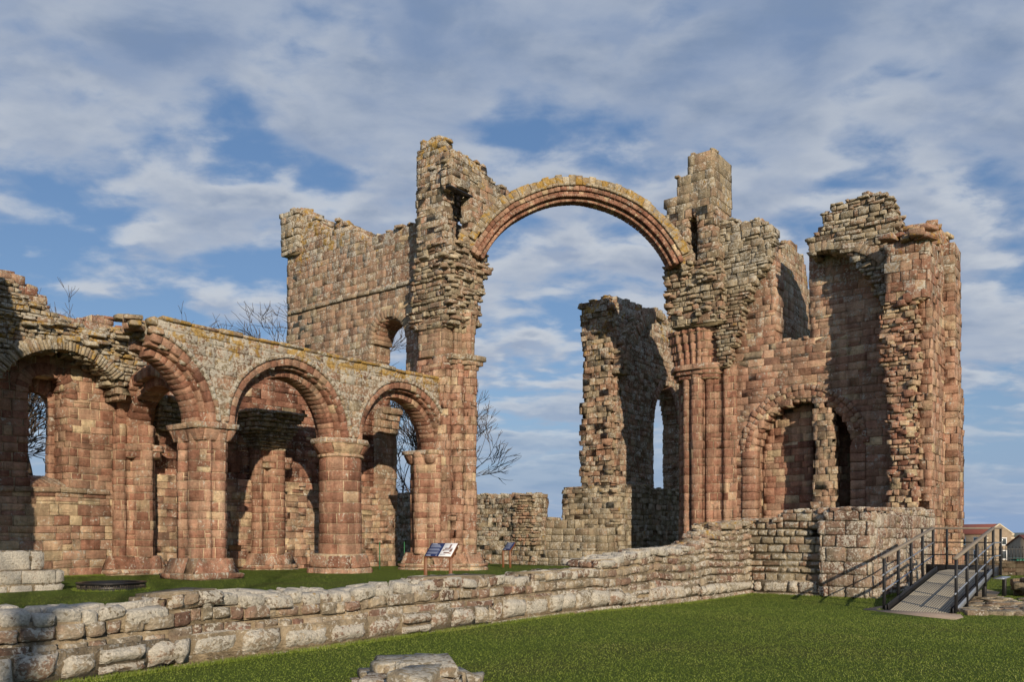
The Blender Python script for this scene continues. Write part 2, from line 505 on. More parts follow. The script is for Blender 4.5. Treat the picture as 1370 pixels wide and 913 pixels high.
def lawn_mat():
    m = bpy.data.materials.new('lawn'); t = nt(m); g = G(t)
    out = g.n('ShaderNodeOutputMaterial'); bs = g.n('ShaderNodeBsdfPrincipled'); g.l(bs.outputs[0], out.inputs[0])
    tc = g.n('ShaderNodeTexCoord').outputs['Object']
    n1 = g.noise(tc, .35, 6, .6); n2 = g.noise(tc, 9., 7, .7); n3 = g.noise(tc, 60., 3, .7)
    c = g.mix(n2, (.065, .105, .016), (.12, .17, .03))
    c = g.mix(g.step(n1, .45, .7), c, g.mix(n2, (.065, .08, .017), (.12, .14, .036)))
    c = g.mix(g.math('MULTIPLY', n3, .5), c, (.02, .035, .008))
    # far land: duller, browner
    geo = g.n('ShaderNodeNewGeometry'); le = g.n('ShaderNodeVectorMath', operation='LENGTH'); g.l(geo.outputs['Position'], le.inputs[0])
    fk = g.step(le.outputs['Value'], 60., 400.)
    nf = g.noise(tc, .012, 6, .6)
    c = g.mix(fk, c, g.mix(nf, (.075, .095, .06), (.17, .17, .11)))
    g.l(c, bs.inputs['Base Color']); bs.inputs['Roughness'].default_value = .95; bs.inputs['Specular IOR Level'].default_value = .1
    bp = g.n('ShaderNodeBump'); bp.inputs['Strength'].default_value = .9; bp.inputs['Distance'].default_value = .05
    g.l(g.math('ADD', n2, n3), bp.inputs['Height']); g.l(bp.outputs[0], bs.inputs['Normal'])
    return m
M_LAWN = lawn_mat()
def blade_mat():
    m = bpy.data.materials.new('grass_blades'); t = nt(m); g = G(t)
    out = g.n('ShaderNodeOutputMaterial'); bs = g.n('ShaderNodeBsdfPrincipled'); g.l(bs.outputs[0], out.inputs[0])
    at = g.n('ShaderNodeAttribute', attribute_name='st'); sp = g.n('ShaderNodeSeparateColor'); g.l(at.outputs['Color'], sp.inputs[0])
    tc = g.n('ShaderNodeTexCoord').outputs['Object']; n1 = g.noise(tc, .5, 6, .65)
    k = g.math('ADD', sp.outputs[0], g.math('MULTIPLY', g.math('SUBTRACT', n1, .5), 1.5), clamp=True)
    c = g.ramp(k, [(0., (.098, .140, .019)), (.5, (.150, .205, .031)), (.85, (.215, .245, .058)), (1., (.27, .25, .11))])
    g.l(c, bs.inputs['Base Color']); bs.inputs['Roughness'].default_value = .6; bs.inputs['Specular IOR Level'].default_value = .2
    return m
M_BLADE = blade_mat()

# ------------------------------------------------------------------ terrain
def axis(lo, hi, fine, far):
    a = list(np.arange(lo, hi + .01, fine)); s = fine; x = hi
    while x < far: s *= 1.35; x += s; a.append(x)
    s = fine; x = lo; pre = []
    while x > -far: s *= 1.35; x -= s; pre.append(x)
    return pre[::-1] + a
ua = axis(-4, 46, .5, 7000); va = axis(-6, 40, .35, 7000)
gv = [(u, v, ground(u, v)) for v in va for u in ua]
nu = len(ua)
gf = [(j * nu + i, j * nu + i + 1, (j + 1) * nu + i + 1, (j + 1) * nu + i) for j in range(len(va) - 1) for i in range(nu - 1)]
gr = mesh_obj('ground', gv, gf, M_LAWN, smooth=True); tag(gr, kind='structure')
# far hills across the water
hv = []; hf = []
for i in range(60):
    a = math.radians(2 + i * 1.0); d = 4300
    h = 3.5 + 6 * abs(math.sin(i * .37)) * R() + 9 * sm((i - 25) / 20)
    for q, (dd, hh) in enumerate(((0, -8), (300, h * .8), (900, h), (1500, -8))):
        hv.append(((d + dd) * math.sin(a), (d + dd) * math.cos(a), hh))
for i in range(59):
    for q in range(3): hf.append((i * 4 + q, i * 4 + q + 1, (i + 1) * 4 + q + 1, (i + 1) * 4 + q))
tag(mesh_obj('hills', hv, [f[::-1] for f in hf], plain('far_hills', (.10, .125, .115), .95, sc=.01, bump=0), smooth=True, uv=False), kind='structure')

def blades(name, n, ymin, ymax, ok, hgt, pw, label='short mown grass of the lawns'):
    rng = np.random.default_rng(5)
    out = []
    y = (ymin ** pw + (ymax ** pw - ymin ** pw) * rng.random(n)) ** (1. / pw)
    x = (rng.random(n) * 2 - 1) * .66 * y
    u = SA * x + CA * y; v = -CA * x + SA * y
    keep = np.array([ok(a, b) for a, b in zip(u.tolist(), v.tolist())])
    u, v = u[keep], v[keep]; n = len(u)
    z = np.array([ground(a, b) for a, b in zip(u, v)]) - .004
    h = hgt * (.5 + rng.random(n)); a = rng.random(n) * 2 * np.pi; w = .003 + .004 * rng.random(n)
    lean = hgt * 1.5 * rng.random(n); b = rng.random(n) * 2 * np.pi
    V = np.zeros((n, 3, 3))
    V[:, 0] = np.stack([u - w * np.cos(a), v - w * np.sin(a), z], 1)
    V[:, 1] = np.stack([u + w * np.cos(a), v + w * np.sin(a), z], 1)
    V[:, 2] = np.stack([u + lean * np.cos(b), v + lean * np.sin(b), z + h], 1)
    c = rng.random(n) * .8; C = np.zeros((n, 3, 4)); C[:, :, 0] = c[:, None]; C[:, :, 3] = 1
    V = V.reshape(-1, 3)
    V = np.stack([SA * V[:, 0] - CA * V[:, 1], CA * V[:, 0] + SA * V[:, 1], V[:, 2]], 1)
    me = bpy.data.meshes.new(name)
    me.vertices.add(n * 3); me.vertices.foreach_set('co', V.ravel().astype(np.float32))
    me.loops.add(n * 3); me.polygons.add(n)
    me.loops.foreach_set('vertex_index', np.arange(n * 3, dtype=np.int32))
    me.polygons.foreach_set('loop_start', np.arange(0, n * 3, 3, dtype=np.int32)); me.polygons.foreach_set('loop_total', np.full(n, 3, dtype=np.int32))
    at = me.color_attributes.new('st', 'FLOAT_COLOR', 'POINT'); at.data.foreach_set('color', C.ravel().astype(np.float32))
    me.materials.append(M_BLADE); me.update()
    o = bpy.data.objects.new(name, me); COL.objects.link(o)
    return tag(o, label, 'grass', kind='stuff')
def ok_front(u, v): return (u < 22.8 and v < 8.93 or u >= 22.8 and v < 5.6) and not (18.4 < u < 25.2 and 3.2 < v < 4.7) and not (u > 21 and v < 2.6 and R() < .3)
blades('lawn_grass', 800000, 7.6, 36, ok_front, .015, 1.22)
blades('lawn_grass', 170000, 11, 38, lambda u, v: 9.95 < v < 26.9 and u < 33.5, .016, 1.3)

def foot(u, v):
    # longer grass the mower misses: along the wall feet, round the ramp, against the pier bases
    q = .5 + .5 * math.sin(u * 3.1) * math.sin(u * 1.3 + v)
    if u < 22.8 and 8.93 - .10 * q - .03 < v < 8.95: return True
    if 22.78 - .09 < u < 22.84 and 5.6 < v < 8.9: return True
    if u > 22.8 and 5.62 - .08 < v < 5.7: return True
    if 19.5 < u < 25.2 and (3.08 < v < 3.2 or 4.68 < v < 4.78): return True
    if u < 23 and 9.84 < v < 9.97: return True
    d = math.hypot(u - 9.85, v - 19.9)
    if .76 < d < .84: return True
    if 26.72 < v < 26.98 and u < 13.2: return True
    return False
blades('grass_tufts', 2600000, 7.6, 30, foot, .05, 1.25, 'longer grass left along the feet of the walls')

# ================================================================== NAVE ARCADE
SPR = EYE + 3.3
PIERS = (14.2, 19.35, 24.5); BAYS = (11.63, 16.78, 21.93)
def circ(cx, cy, r, n=24, a0=0.): return [(cx + r * math.cos(a0 + 2 * math.pi * i / n), cy + r * math.sin(a0 + 2 * math.pi * i / n)) for i in range(n)]
def arcpoly(c, zc, r, zb, a0=0, a1=180, n=28):
    p = [(c + r * math.cos(math.radians(a0 + (a1 - a0) * i / n)), zc + r * math.sin(math.radians(a0 + (a1 - a0) * i / n))) for i in range(n + 1)]
    return p + [(p[-1][0], zb), (p[0][0], zb)]
def shafted(pts, shafts):
    """ccw polygon; shafts: {edge index: [(t, r), ...]} add half-round shafts"""
    out = []
    n = len(pts)
    for i in range(n):
        a = np.array(pts[i], float); b = np.array(pts[(i + 1) % n], float)
        out.append(tuple(a)); e = b - a; l = np.linalg.norm(e); e /= l; nm = np.array((e[1], -e[0]))
        for (t, r) in sorted(shafts.get(i, [])):
            c = a + e * l * t
            for k in range(7):
                g_ = math.pi * k / 6
                out.append(tuple(c - e * r * math.cos(g_) + nm * r * math.sin(g_)))
    return out
def grow(poly, d):
    P = [np.array(p, float) for p in poly]; n = len(P); out = []
    for i in range(n):
        e0 = P[i] - P[i - 1]; e1 = P[(i + 1) % n] - P[i]
        n0 = np.array((e0[1], -e0[0])) / (np.linalg.norm(e0) or 1); n1 = np.array((e1[1], -e1[0])) / (np.linalg.norm(e1) or 1)
        m = n0 + n1; m = m * (2 / max(m @ m, .9)); out.append(tuple(P[i] + m * d))
    return out

arcade = empty('nave_arcade', W(17, 22.6, .2), 'low red arcade of two whole round arches on a fat round column, orange lichen above', 'ruin')
AW = style(hue=(.15, .55), lich=.55, yel=.1, lz=(6.2, 7.5, .2, .62), rub=0)
topline = [(11.9, EYE + 6.0), (12.35, EYE + 6.06), (23.75, EYE + 6.06)]
polys = [[(12.0, SPR), (23.9, SPR), (23.9, EYE + 6.04), (12.35, EYE + 6.04), (12.05, EYE + 5.7)]] + [arcpoly(c, SPR, 2.2, SPR - .05) for c in BAYS]
m = MB(); m.wall('V', 22.0, 1.3, polys, AW, top=False); m.build('spandrel_wall', S_MIX, arcade)
CP = style(hue=(.3, .8), lich=.5, yel=.75, L=(.7, 1.3), ch=(.15, .17), amp=.012)
m = MB(); x = 12.3
while x < 23.75:
    l = min(ru(.45, 1.0), 23.8 - x); hh = ru(.09, .14)
    m.box(x, x + l - .015, 21.93 + ru(-.02, .03), 23.35, EYE + 6.03, EYE + 6.03 + hh, .035, CP['col'](8), .012); x += l
for k in range(26): m.rubble((ru(11.6, 12.6), ru(21.95, 23.2), EYE + ru(5.55, 6.1)), ru(.25, .45), GREY)
m.build('coping', S_MIX, arcade)
for bi, c in enumerate(BAYS):
    a0, a1 = (0, 180) if bi else (0, 80)
    fr = (a1 - a0) / 180.
    fv = FV(22.0)
    m = MB()
    m.ring(fv, c, SPR, 2.15, 2.38, -.03, .42, a0, a1, int(24 * fr), VOU)
    m.ring(fv, c, SPR, 2.06, 2.16, .12, .5, a0, a1, int(22 * fr), VOU)
    m.ring(fv, c, SPR, 1.84, 2.08, .34, .96, a0, a1 - (5 if not bi else 0), int(17 * fr), VOU)
    m.ring(fv, c, SPR, 2.05, 2.3, .9, 1.33, a0, a1, int(17 * fr), VOU)
    ar = m.build('arch', S_RED, arcade)
    m = MB(); HM = style(hue=(.3, .75), lich=.6, yel=.25)
    m.ring(fv, c, SPR, 2.38, 2.50, -.10, .2, a0 + (6 if bi == 2 else 2), a1 - 2, int(20 * fr), HM, b=.015)
    m.build('hood_mould', S_MIX, ar)
# round column
def column(cx, cy, r, parent):
    m = MB(); m.mass(.85, SPR - .62, lambda z: circ(cx, cy, r), style(hue=(.1, .45), lich=.12, yel=0, L=(.6, 1.0), ch=(.33, .4), amp=.004, odd=.02, split=.0, p=(0, .008), core=.007, g=.012))
    co = m.build('column', S_RED, parent)
    m = MB(); b = style(hue=(.2, .55), lich=.3, yel=0, L=(.7, 1.2), ch=(.3, .4), amp=.015, b=.03)
    m.mass(-.1, .38, lambda z: circ(cx, cy, 1.2, 8, math.pi / 8), style(hue=(.2, .55), lich=.3, yel=0, L=(.8, 1.4), ch=(.47, .48), amp=.02, b=.04))
    m.mass(.38, .87, lambda z: circ(cx, cy, 1.06, 8, math.pi / 8), style(hue=(.2, .5), lich=.35, L=(.8, 1.4), ch=(.48, .49), amp=.035, b=.07, slope=.12, core=.08, split=0))
    m.build('column_base', S_RED, co)
    m = MB(); cst = style(hue=(.2, .6), lich=.35, yel=.1, L=(.7, 1.1), ch=(.12, .16), amp=.01, b=.02)
    m.mass(SPR - .62, SPR - .53, lambda z: circ(cx, cy, r + .07, 20), style(hue=(.6, .8), ch=(.09, .1)))
    m.mass(SPR - .53, SPR - .17, lambda z: circ(cx, cy, r + .16, 16, math.pi / 16), style(hue=(.2, .45), lich=.25, yel=.05, L=(.9, 1.5), ch=(.36, .37), amp=.012, b=.03, slope=-.2, core=.11, split=0))
    m.mass(SPR - .17, SPR, lambda z: circ(cx, cy, r + .33, 8, math.pi / 8), style(hue=(.45, .75), lich=.5, ch=(.19, .2), L=(.8, 1.3), b=.03))
    m.build('capital', S_RED, co)
column(PIERS[1], 22.65, .74, arcade)
# compound pier and east respond
def pier(pts, sh, name, parent, z1, capz, st=RED, base=True):
    poly = shafted(pts, sh)
    m = MB(); m.mass(.8, z1, lambda z: poly, st); p = m.build(name, S_RED, parent)
    if base:
        m = MB(); b = style(hue=(.2, .6), lich=.35, yel=0, L=(.6, 1.1), ch=(.3, .36), amp=.02, b=.04)
        m.mass(-.1, .4, lambda z: grow(pts, .36), b); m.mass(.4, .84, lambda z: grow(pts, .22), style(hue=(.2, .5), lich=.3, ch=(.43, .44), L=(.5, 1.0), amp=.025, slope=.16, core=.09, split=0))
        m.build('pier_base', S_RED, p)
    if capz:
        m = MB(); q = grow(pts, .1)
        m.mass(capz - .52, capz - .16, lambda z: grow(pts, .13), style(hue=(.15, .5), ch=(.36, .37), L=(.6, 1.), b=.03, amp=.012, slope=-.13, core=.11, split=0))
        m.mass(capz - .16, capz, lambda z: grow(pts, .24), style(hue=(.4, .75), lich=.4, ch=(.17, .18), L=(.6, 1.)))
        m.build('capital', S_RED, p)
    return p
pier([(13.5, 22.0), (14.38, 22.0), (14.38, 23.25), (13.5, 23.25)], {1: [(.5, .2)], 3: [(.22, .12), (.7, .15)], 0: [(.3, .08), (.72, .18)]}, 'compound_pier', arcade, SPR - .1, SPR)
pier([(23.45, 22.05), (24.3, 22.05), (24.3, 23.25), (23.45, 23.25)], {3: [(.5, .3)], 0: [(.25, .2), (.75, .18)]}, 'respond_pier', arcade, SPR - .1, SPR - .02)

# ================================================================== AISLE
aisle = empty('aisle_wall', W(17, 27.5, .2), 'ragged red aisle wall with a tall round headed window and broken vault behind the arcade', 'ruin')
VA = 27.0
win_c, win_w = 11.35, .56
sill = EYE + 1.55; wtop = EYE + 4.4
wz = EYE + 1.3
AI = style(hue=(.16, .56), lich=.15, yel=.0, lz=(6.5, 8.5, .3, .3), p=(0, .03), amp=.006, g=.013, jag=.03, rub=.8, L=(.25, .75), ch=(.2, .36), odd=.1, low=(2.9, .42, .88, .75), split=.12)
out = [(5.0, -.1), (14.2, -.1), (14.2, EYE + 6.95)] + [pv(x, y, VA) for x, y in ((204, 438), (165, 437), (140, 428), (75, 421), (67, 416), (60, 398), (36, 384), (26, 366), (5, 362))] + [(9.2, EYE + 8.0), (5.0, EYE + 8.2)]
hole = arcpoly(win_c, wtop, win_w, sill)
m = MB(); m.wall('V', VA, 1.1, [out, hole], AI); wl = m.build('wall', S_RED, aisle)
m = MB(); m.wall('V', VA - .02, 1.1, [[(14.2, -.1), (26.15, -.1), (26.15, EYE + 2.05), (14.2, EYE + 2.05)]],
       style(hue=(.3, .85), L=(.25, .6), ch=(.2, .32), amp=.02, p=(-.01, .04), lich=.25, yel=.1), top=False)
m.wall('V', VA + .28, .8, [[(14.2, EYE + 2.05), (26.15, EYE + 2.05), (26.15, EYE + 6.2), (24, EYE + 6.4), (14.2, EYE + 6.6)]],
       style(hue=(.0, .3), p=(0, .05), amp=.015), top=False)
m.build('wall', S_RED, aisle)
m = MB(); m.ring(FV(VA), win_c, wtop, win_w, win_w + .36, -.035, .5, -8, 188, 15, VOU)
wa = m.build('window_arch', S_RED, aisle)
m = MB(); fv = FV(VA + .75)
m.ring(fv, win_c, wtop - .3, win_w - .17, win_w + .5, 0, .3, 0, 180, 11, VOU)
for z in np.arange(sill + .1, wtop - .35, .3):
    for sd in (-1, 1):
        m.box(win_c + sd * (win_w - .05) - .12, win_c + sd * (win_w - .05) + .12, VA + .75, VA + 1.05, z, z + .29, .015, VOU['col'](z))
m.build('window_frame', S_RED, aisle)
m = MB(); n = 9
for i in range(7): m.block([(win_c - .6 + 1.2 * (i + (j & 1)) / 7, VA + (1.0 if j & 2 else -.02), (sill + .32 if j & 2 else sill - .02) - (0 if j & 4 else .3)) for j in range(8)], .02, VOU['col'](2), .008)
m.build('window_sill', S_MIX, aisle)
m = MB(); x = 6.0
while x < 13.2:
    l = ru(.5, .9); m.box(x, x + l - .012, VA - .1, VA + .2, wz - .02, wz + .15, .03, style(hue=(.3, .65), lich=.3)['col'](2), .006); x += l
m.build('string_course', S_MIX, aisle)
# responds with capitals
def respond(u, capz, zt):
    pts = [(u - .62, 26.72), (u - .1, 26.72), (u - .1, 26.42), (u + .52, 26.42), (u + .52, 26.8), (u + .75, 26.8), (u + .75, 27.1), (u - .62, 27.1)]
    p = pier(pts, {0: [(.35, .12)], 3 - 1: [(.5, .24)], 4: [(.5, .1)]}, 'respond_pier', aisle, zt, None)
    m = MB(); poly = [(u - .3, 26.45), (u + .6, 26.3), (u + .85, 26.6), (u + .85, 27.1), (u - .3, 27.1)]
    m.mass(capz - .42, capz, lambda z: grow(poly, .02 + .1 * sm((z - capz + .42) / .4)), style(hue=(.15, .5), ch=(.2, .22), L=(.4, .7)))
    m.build('capital', S_RED, p)
respond(14.0, SPR - .35, SPR + .3)
respond(19.3, SPR - .35, SPR - .1)
# transverse rib between the first respond and the compound pier, and the stump of the next
for uu, a0, a1 in ((13.75, 0, 150), (19.0, 0, 38)):
    m = MB(); fu = FU(uu); r = 1.72; cv = 24.98
    m.ring(fu, cv, SPR - .3, r, r + .3, .0, .7, a0, a1, int(16 * (a1 - a0) / 150) + 1, VOU)
    m.ring(fu, cv, SPR - .3, r + .28, r + .62, -.25, .95, a0, a1, int(18 * (a1 - a0) / 150) + 1, VOU)
    m.build('transverse_rib', S_RED, aisle)
m = MB(); m.ring(FU(16.6), 24.98, SPR - .2, 1.75, 2.0, 0, .4, 0, 60, 6, VOU)
m.build('vault_rib', S_RED, aisle)
def clipz(poly, lo, hi): return [(s_, min(max(z_, lo), hi)) for s_, z_ in poly]
# broken vault over bay 1 (hangs from the wall)
VR = style(L=(.14, .42), ch=(.09, .2), b=.025, amp=.03, p=(-.04, .12), tilt=.05, hue=(.2, .88), lich=.45, yel=.27, core=.05, jag=.06, rub=.9, rs=.34, zj=.015, g=.01, lz=(6.3, 7.3, .1, .3))
vc, vz, vr = 11.4, EYE + 3.62, 1.95
o2 = [(5., EYE + 2.9), (13.38, EYE + 2.9), (13.4, EYE + 4.5), (13.6, EYE + 5.2), (13.9, EYE + 5.7), (13.6, EYE + 6.5)] + [(12.6, EYE + 6.45), (11.8, EYE + 6.4), (10.8, EYE + 6.75), (10.4, EYE + 6.8), (10.1, EYE + 7.3), (9.0, EYE + 7.5), (5., EYE + 7.5)]
h2 = arcpoly(vc, vz, vr, EYE + 2.8)
h3 = [(5.0, EYE + 2.8), (9.2, EYE + 2.8), (9.0, EYE + 4.0), (8.5, EYE + 4.9), (5., EYE + 5.1)]
m = MB(); zq = EYE + 4.75
m.wall('V', 26.0, 1.0, [clipz(o2, zq, 99), h2], VR)
m.wall('V', 26.04, .95, [clipz(o2, 0, zq), h2], style(hue=(.05, .6), lich=.2, L=(.15, .45), ch=(.14, .28), amp=.02, p=(-.03, .05), core=.03, val=(.2, .7)), top=False)
for k in range(46):
    x = ru(10.2, 13.2); m.rubble((x, ru(25.75, 26.4), EYE + ru(5.75, 6.3)), ru(.2, .4), VR)
vr_ = m.build('vault_remains', S_GRY, aisle)
m = MB(); m.ring(FV(25.86), vc, vz, vr - .02, vr + .34, -.02, .4, 40, 152, 40, style(hue=(.3, .9), lich=.4, yel=.5, p=(-.05, .12), val=(.2, .8)), rj=.09, b=.02)
m.build('vault_arch', S_GRY, vr_)
# vault springer over second respond
def springer(u, v, z0, z1, a, b, parent, name='vault_springer'):
    m = MB(); m.mass(z0, z1, lambda z: [(u - a - (z - z0) * b, v - .3 - (z - z0) * b), (u + a + (z - z0) * b * .7, v - .3 - (z - z0) * b), (u + a + (z - z0) * b * .7, v + .4), (u - a - (z - z0) * b, v + .4)], VR)
    return m.build(name, S_GRY, parent)
springer(19.3, 26.9, SPR - .1, SPR + 1.35, .5, .55, aisle)
springer(15.4, 26.9, SPR + .3, SPR + 1.4, .4, .5, aisle)

# ================================================================== WEST ARCADE STUMP and the ring
stump = MB(); ST = style(hue=(.3, .9), lich=.95, yel=.05, L=(.6, 1.0), ch=(.44, .5), amp=.02, b=.04, sub=.15, rub=0)
stump.mass(.1, .7, lambda z: [(6.4, 20.75), (9.1, 20.75), (9.1, 22.8), (6.4, 22.8)], style(hue=(.2, .9), lich=.95, yel=.05, L=(.5, .9), ch=(.28, .32), amp=.02, b=.04, sub=.15))
stump.mass(.7, 1.18, lambda z: [(6.4, 21.0), (8.75, 21.0), (8.75, 22.6), (6.4, 22.6)], ST)
tag(stump.build('pier_stump', S_PALE), 'pale lichen covered two course pier stump on the inner lawn, left of the black ring', 'ruin')
rg = MB(); cu, cv = 9.85, 19.9; ri, ro_, n = .62, .75, 48
def lathe(m, cu, cv, prof, n):
    k = len(prof); vs = []; fs = []
    for i in range(n):
        a = 2 * math.pi * i / n
        for r, z in prof: vs.append((cu + r * math.cos(a), cv + r * math.sin(a), z))
    for i in range(n):
        for j in range(k):
            q = (i + 1) % n
            fs.append((i * k + j, q * k + j, q * k + (j + 1) % k, i * k + (j + 1) % k))
    m.add(vs, fs)
lathe(rg, cu, cv, [(.78, .20), (.78, .25), (.745, .27), (.745, .36), (.78, .375), (.78, .405), (.66, .405), (.64, .38), (.60, .30), (.0, .29), (.0, .2)], 56)
ring_o = empty('well_ring', W(cu, cv, .22), 'low round black iron ring with a raised pattern band lying on the inner lawn', 'iron ring')
rg.build('rim', M_IRON, ring_o, uv=True)
rp = MB(); lathe(rp, cu, cv, [(.746, .275), (.752, .275), (.752, .285), (.746, .285)], 56)
for i in range(96):
    a = 2 * math.pi * i / 96
    if R() < .12: continue
    for (r0, zz0, zz1) in ((.745, .285 + ru(0, .02), .335 + ru(0, .02)),):
        c = np.array((cu + .75 * math.cos(a), cv + .75 * math.sin(a)))
        rp.bar((c[0], c[1], zz0), (c[0], c[1], zz1), .014, .02, .002)
rp.build('relief_band', plain('worn_iron', (.09, .075, .06), .5, .3), ring_o)

# ================================================================== NORTH TRANSEPT
ntr = empty('transept_wall', W(25.8, 28, .2), 'tall grey and pink transept wall with one round window and broken top, left of the arch', 'ruin')
UT = 25.2
TW = style(hue=(.26, .56), lich=.35, yel=.08, lz=(12, 16, .25, .48), L=(.3, .75), ch=(.24, .36), p=(-.004, .016), amp=.006, jag=.04, rub=.8, rs=.4)
out = [pu(x, y, UT) for x, y in ((384, 419), (384, 295), (391, 285), (404, 281), (414, 288), (420, 295), (429, 298), (436, 308), (444, 313), (448, 301), (458, 299), (470, 305), (479, 311), (487, 319), (515, 311), (545, 302), (562, 299))]
vl = out[0][0]
out = [(vl, -.2), (vl, out[0][1])] + out[1:] + [(22.6, 14.3), (22.6, -.2)]
wc, wzc, wr = 26.33, EYE + 8.5, 1.1
hw = arcpoly(wc, wzc, wr, EYE + 5.6)
ha = arcpoly(25.12, EYE + 4.35, 1.86, -.3)
m = MB(); m.wall('U', UT, 1.15, [out[::-1], hw, ha], TW); m.build('wall', S_MIX, ntr)
m = MB(); m.ring(FU(UT), wc, wzc, wr - .16, wr + .02, .12, 1.18, 0, 180, 15, VOU); m.ring(FU(UT), wc, wzc, wr - .06, wr + .3, -.02, .5, 0, 180, 19, style(hue=(.3, .6), lich=.3))
m.build('window_arch', S_MIX, ntr)
m = MB(); (v0, z0), (v1, z1) = pu(386, 419, UT), pu(553, 378, UT); zz = (z0 + z1) / 2; x = v1
while x < v0:
    l = min(ru(.7, 1.1), v0 - x); m.box(UT - .11, UT + .2, x, x + l - .01, zz - .09, zz + .09, .03, style(hue=(.5, .8), lich=.5)['col'](9)); x += l
m.build('string_course', S_MIX, ntr)
m = MB(); P1 = pu(384, 345, UT)[1]; P2 = pu(395, 284, UT)[1]
m.mass(P1, P2, lambda z: [(UT - .28, vl - 1.2), (UT + 1.2, vl - 1.2), (UT + 1.2, vl + .1), (UT - .28, vl + .1)], style(hue=(.5, .85), lich=.55, yel=.35, amp=.02, b=.03, rub=1, p=(-.03, .05)))
for k in range(12): m.rubble((UT + ru(-.2, 1), vl - ru(0, 1.1), P2), ru(.3, .5), GREY)
m.build('corner_turret', S_MIX, ntr)
m = MB(); m.wall('U', UT + 7.2, 1.0, [[(23.6, -.3), (40, -.3), (40, 3.8), (33, 3.7), (29.5, 3.6), (27, 3.62), (24.6, 3.66), (23.6, 3.6)]],
       style(hue=(.25, .88), lich=.5, yel=.15, L=(.2, .55), ch=(.17, .27), amp=.02, p=(-.02, .05), jag=.05, rub=.5, rs=.25))
m.wall('U', UT + 7.05, .5, [[(23.6, 1.0), (24.9, 1.0), (24.8, 3.4), (23.7, 3.5)]], RUB, top=False)
tag(m.build('boundary_wall', S_MIX), 'long low mossy stone wall with a level top at the back of the lawn, behind the small sign', 'wall')

# ================================================================== CROSSING: left pier and tower
cross = empty('crossing_tower', W(24.7, 22, .2), 'tall ragged tower with a doorway near its top, left support of the great arch', 'ruin')
CAPZ = EYE + 7.05
ppts = [(23.85, 21.75), (24.15, 21.75), (24.15, 21.45), (24.5, 21.45), (24.5, 21.2), (25.0, 21.2), (25.0, 21.6), (25.5, 21.6), (25.5, 23.6), (24.3, 23.6), (24.3, 23.2), (23.85, 23.2)]
psh = {0: [(.5, .1)], 2: [(.5, .16)], 4: [(.5, .22)]}
LP = style(hue=(.2, .65), lich=.2, yel=.03, p=(-.01, .05), amp=.016, ch=(.26, .36), L=(.25, .6), odd=.1, core=.026)
pier(ppts, psh, 'pier', cross, CAPZ - .1, None, LP)
m = MB(); q = shafted([(24.1, 21.55), (24.45, 21.4), (24.45, 21.1), (25.05, 21.05), (25.15, 21.6), (25.1, 22.2), (24.1, 22.2)], {})
m.mass(CAPZ - .55, CAPZ - .2, lambda z: grow(q, -.02 + .18 * sm((z - CAPZ + .55) / .35)), style(hue=(.25, .6), ch=(.17, .18), L=(.4, .7)))
m.mass(CAPZ - .2, CAPZ, lambda z: grow(q, .22), style(hue=(.4, .8), lich=.4, ch=(.19, .2), L=(.5, .9)))
m.build('capital', S_MIX, cross)
def interp(t, y):
    for (a, b), (c, d) in zip(t, t[1:]):
        if a <= y <= c: return b + (d - b) * (y - a) / (c - a)
    return t[0][1] if y < t[0][0] else t[-1][1]
LT = [(330, 556), (380, 553), (420, 545), (450, 548), (480, 557)]
RT = [(330, 648), (345, 654), (365, 652), (395, 645), (430, 637), (450, 633), (480, 631)]
def midp(z):
    y = 715 - (z - EYE) / 33. * F
    uw = 23.8 + ru(-.05, .05)
    vn = pu(interp(LT, y) + ru(-2, 2), y, uw)[0]; ue = pv(interp(RT, y) + ru(-1.5, 1.5), y, 21.35)[0]
    return [(uw + .25, 21.35 + ru(-.05, .05)), (ue, 21.35), (ue + .1, 22.4), (ue - .2, vn), (uw, vn), (uw, 21.7)]
MID = style(split=.25, val=(.15, .85), L=(.12, .55), ch=(.09, .28), b=.02, amp=.03, p=(-.07, .07), tilt=.06, hue=(.05, .88), lich=.3, yel=.25, core=.08, zj=.02, g=.014)
m = MB(); m.mass(CAPZ + 1.1, EYE + 11.5, midp, MID)
for k in range(70):
    z = EYE + ru(8.0, 11.4); p = midp(z); j = random.choice((0, 0, 1, 5)); a, b = p[j], p[(j + 1) % 6]; t = R()
    m.rubble((a[0] + (b[0] - a[0]) * t, a[1] + (b[1] - a[1]) * t, z), ru(.2, .42), MID)
m.build('rubble_core', S_GRY, cross)
# moulded springer just above the capital
m = MB(); m.mass(CAPZ, CAPZ + 1.75, lambda z: shafted([(23.85 + .03 * (z - CAPZ), 21.75), (24.3, 21.7), (24.3, 21.5), (24.6, 21.5), (24.6, 21.25), (25.02 + .1 * (z - CAPZ) ** 2, 21.25), (25.3 + .1 * (z - CAPZ), 21.7), (25.4, 23.5), (24.2, 23.6), (24.2, 23.2), (23.85, 23.2)], {1: [(.5, .1)], 2: [(.5, .08)], 4: [(.25, .09), (.7, .09)]}), RED)
m.build('arch_springer', S_MIX, cross)
TWR = style(hue=(.25, .75), lich=.4, yel=.15, lz=(14.6, 17.5, .2, .52), amp=.02, p=(-.015, .03), jag=.05, rub=1, rs=.35, L=(.22, .55), ch=(.17, .32), odd=.12, split=.15)
m = MB()
a = [pu(x, y, 24.0) for x, y in ((557, 338), (557, 255), (558, 202), (566, 190), (577, 186), (600, 185), (607, 190), (607, 338))]
a = [(max(v_, 21.92), z_) for v_, z_ in a]
m.wall('U', 24.0, .5, [a[::-1]], TWR)
b = [pv(x, y, 21.4) for x, y in ((604, 338), (604, 190), (613, 209), (634, 213), (641, 222), (652, 231), (660, 243), (669, 252), (683, 261), (674, 274), (658, 300), (646, 338))]
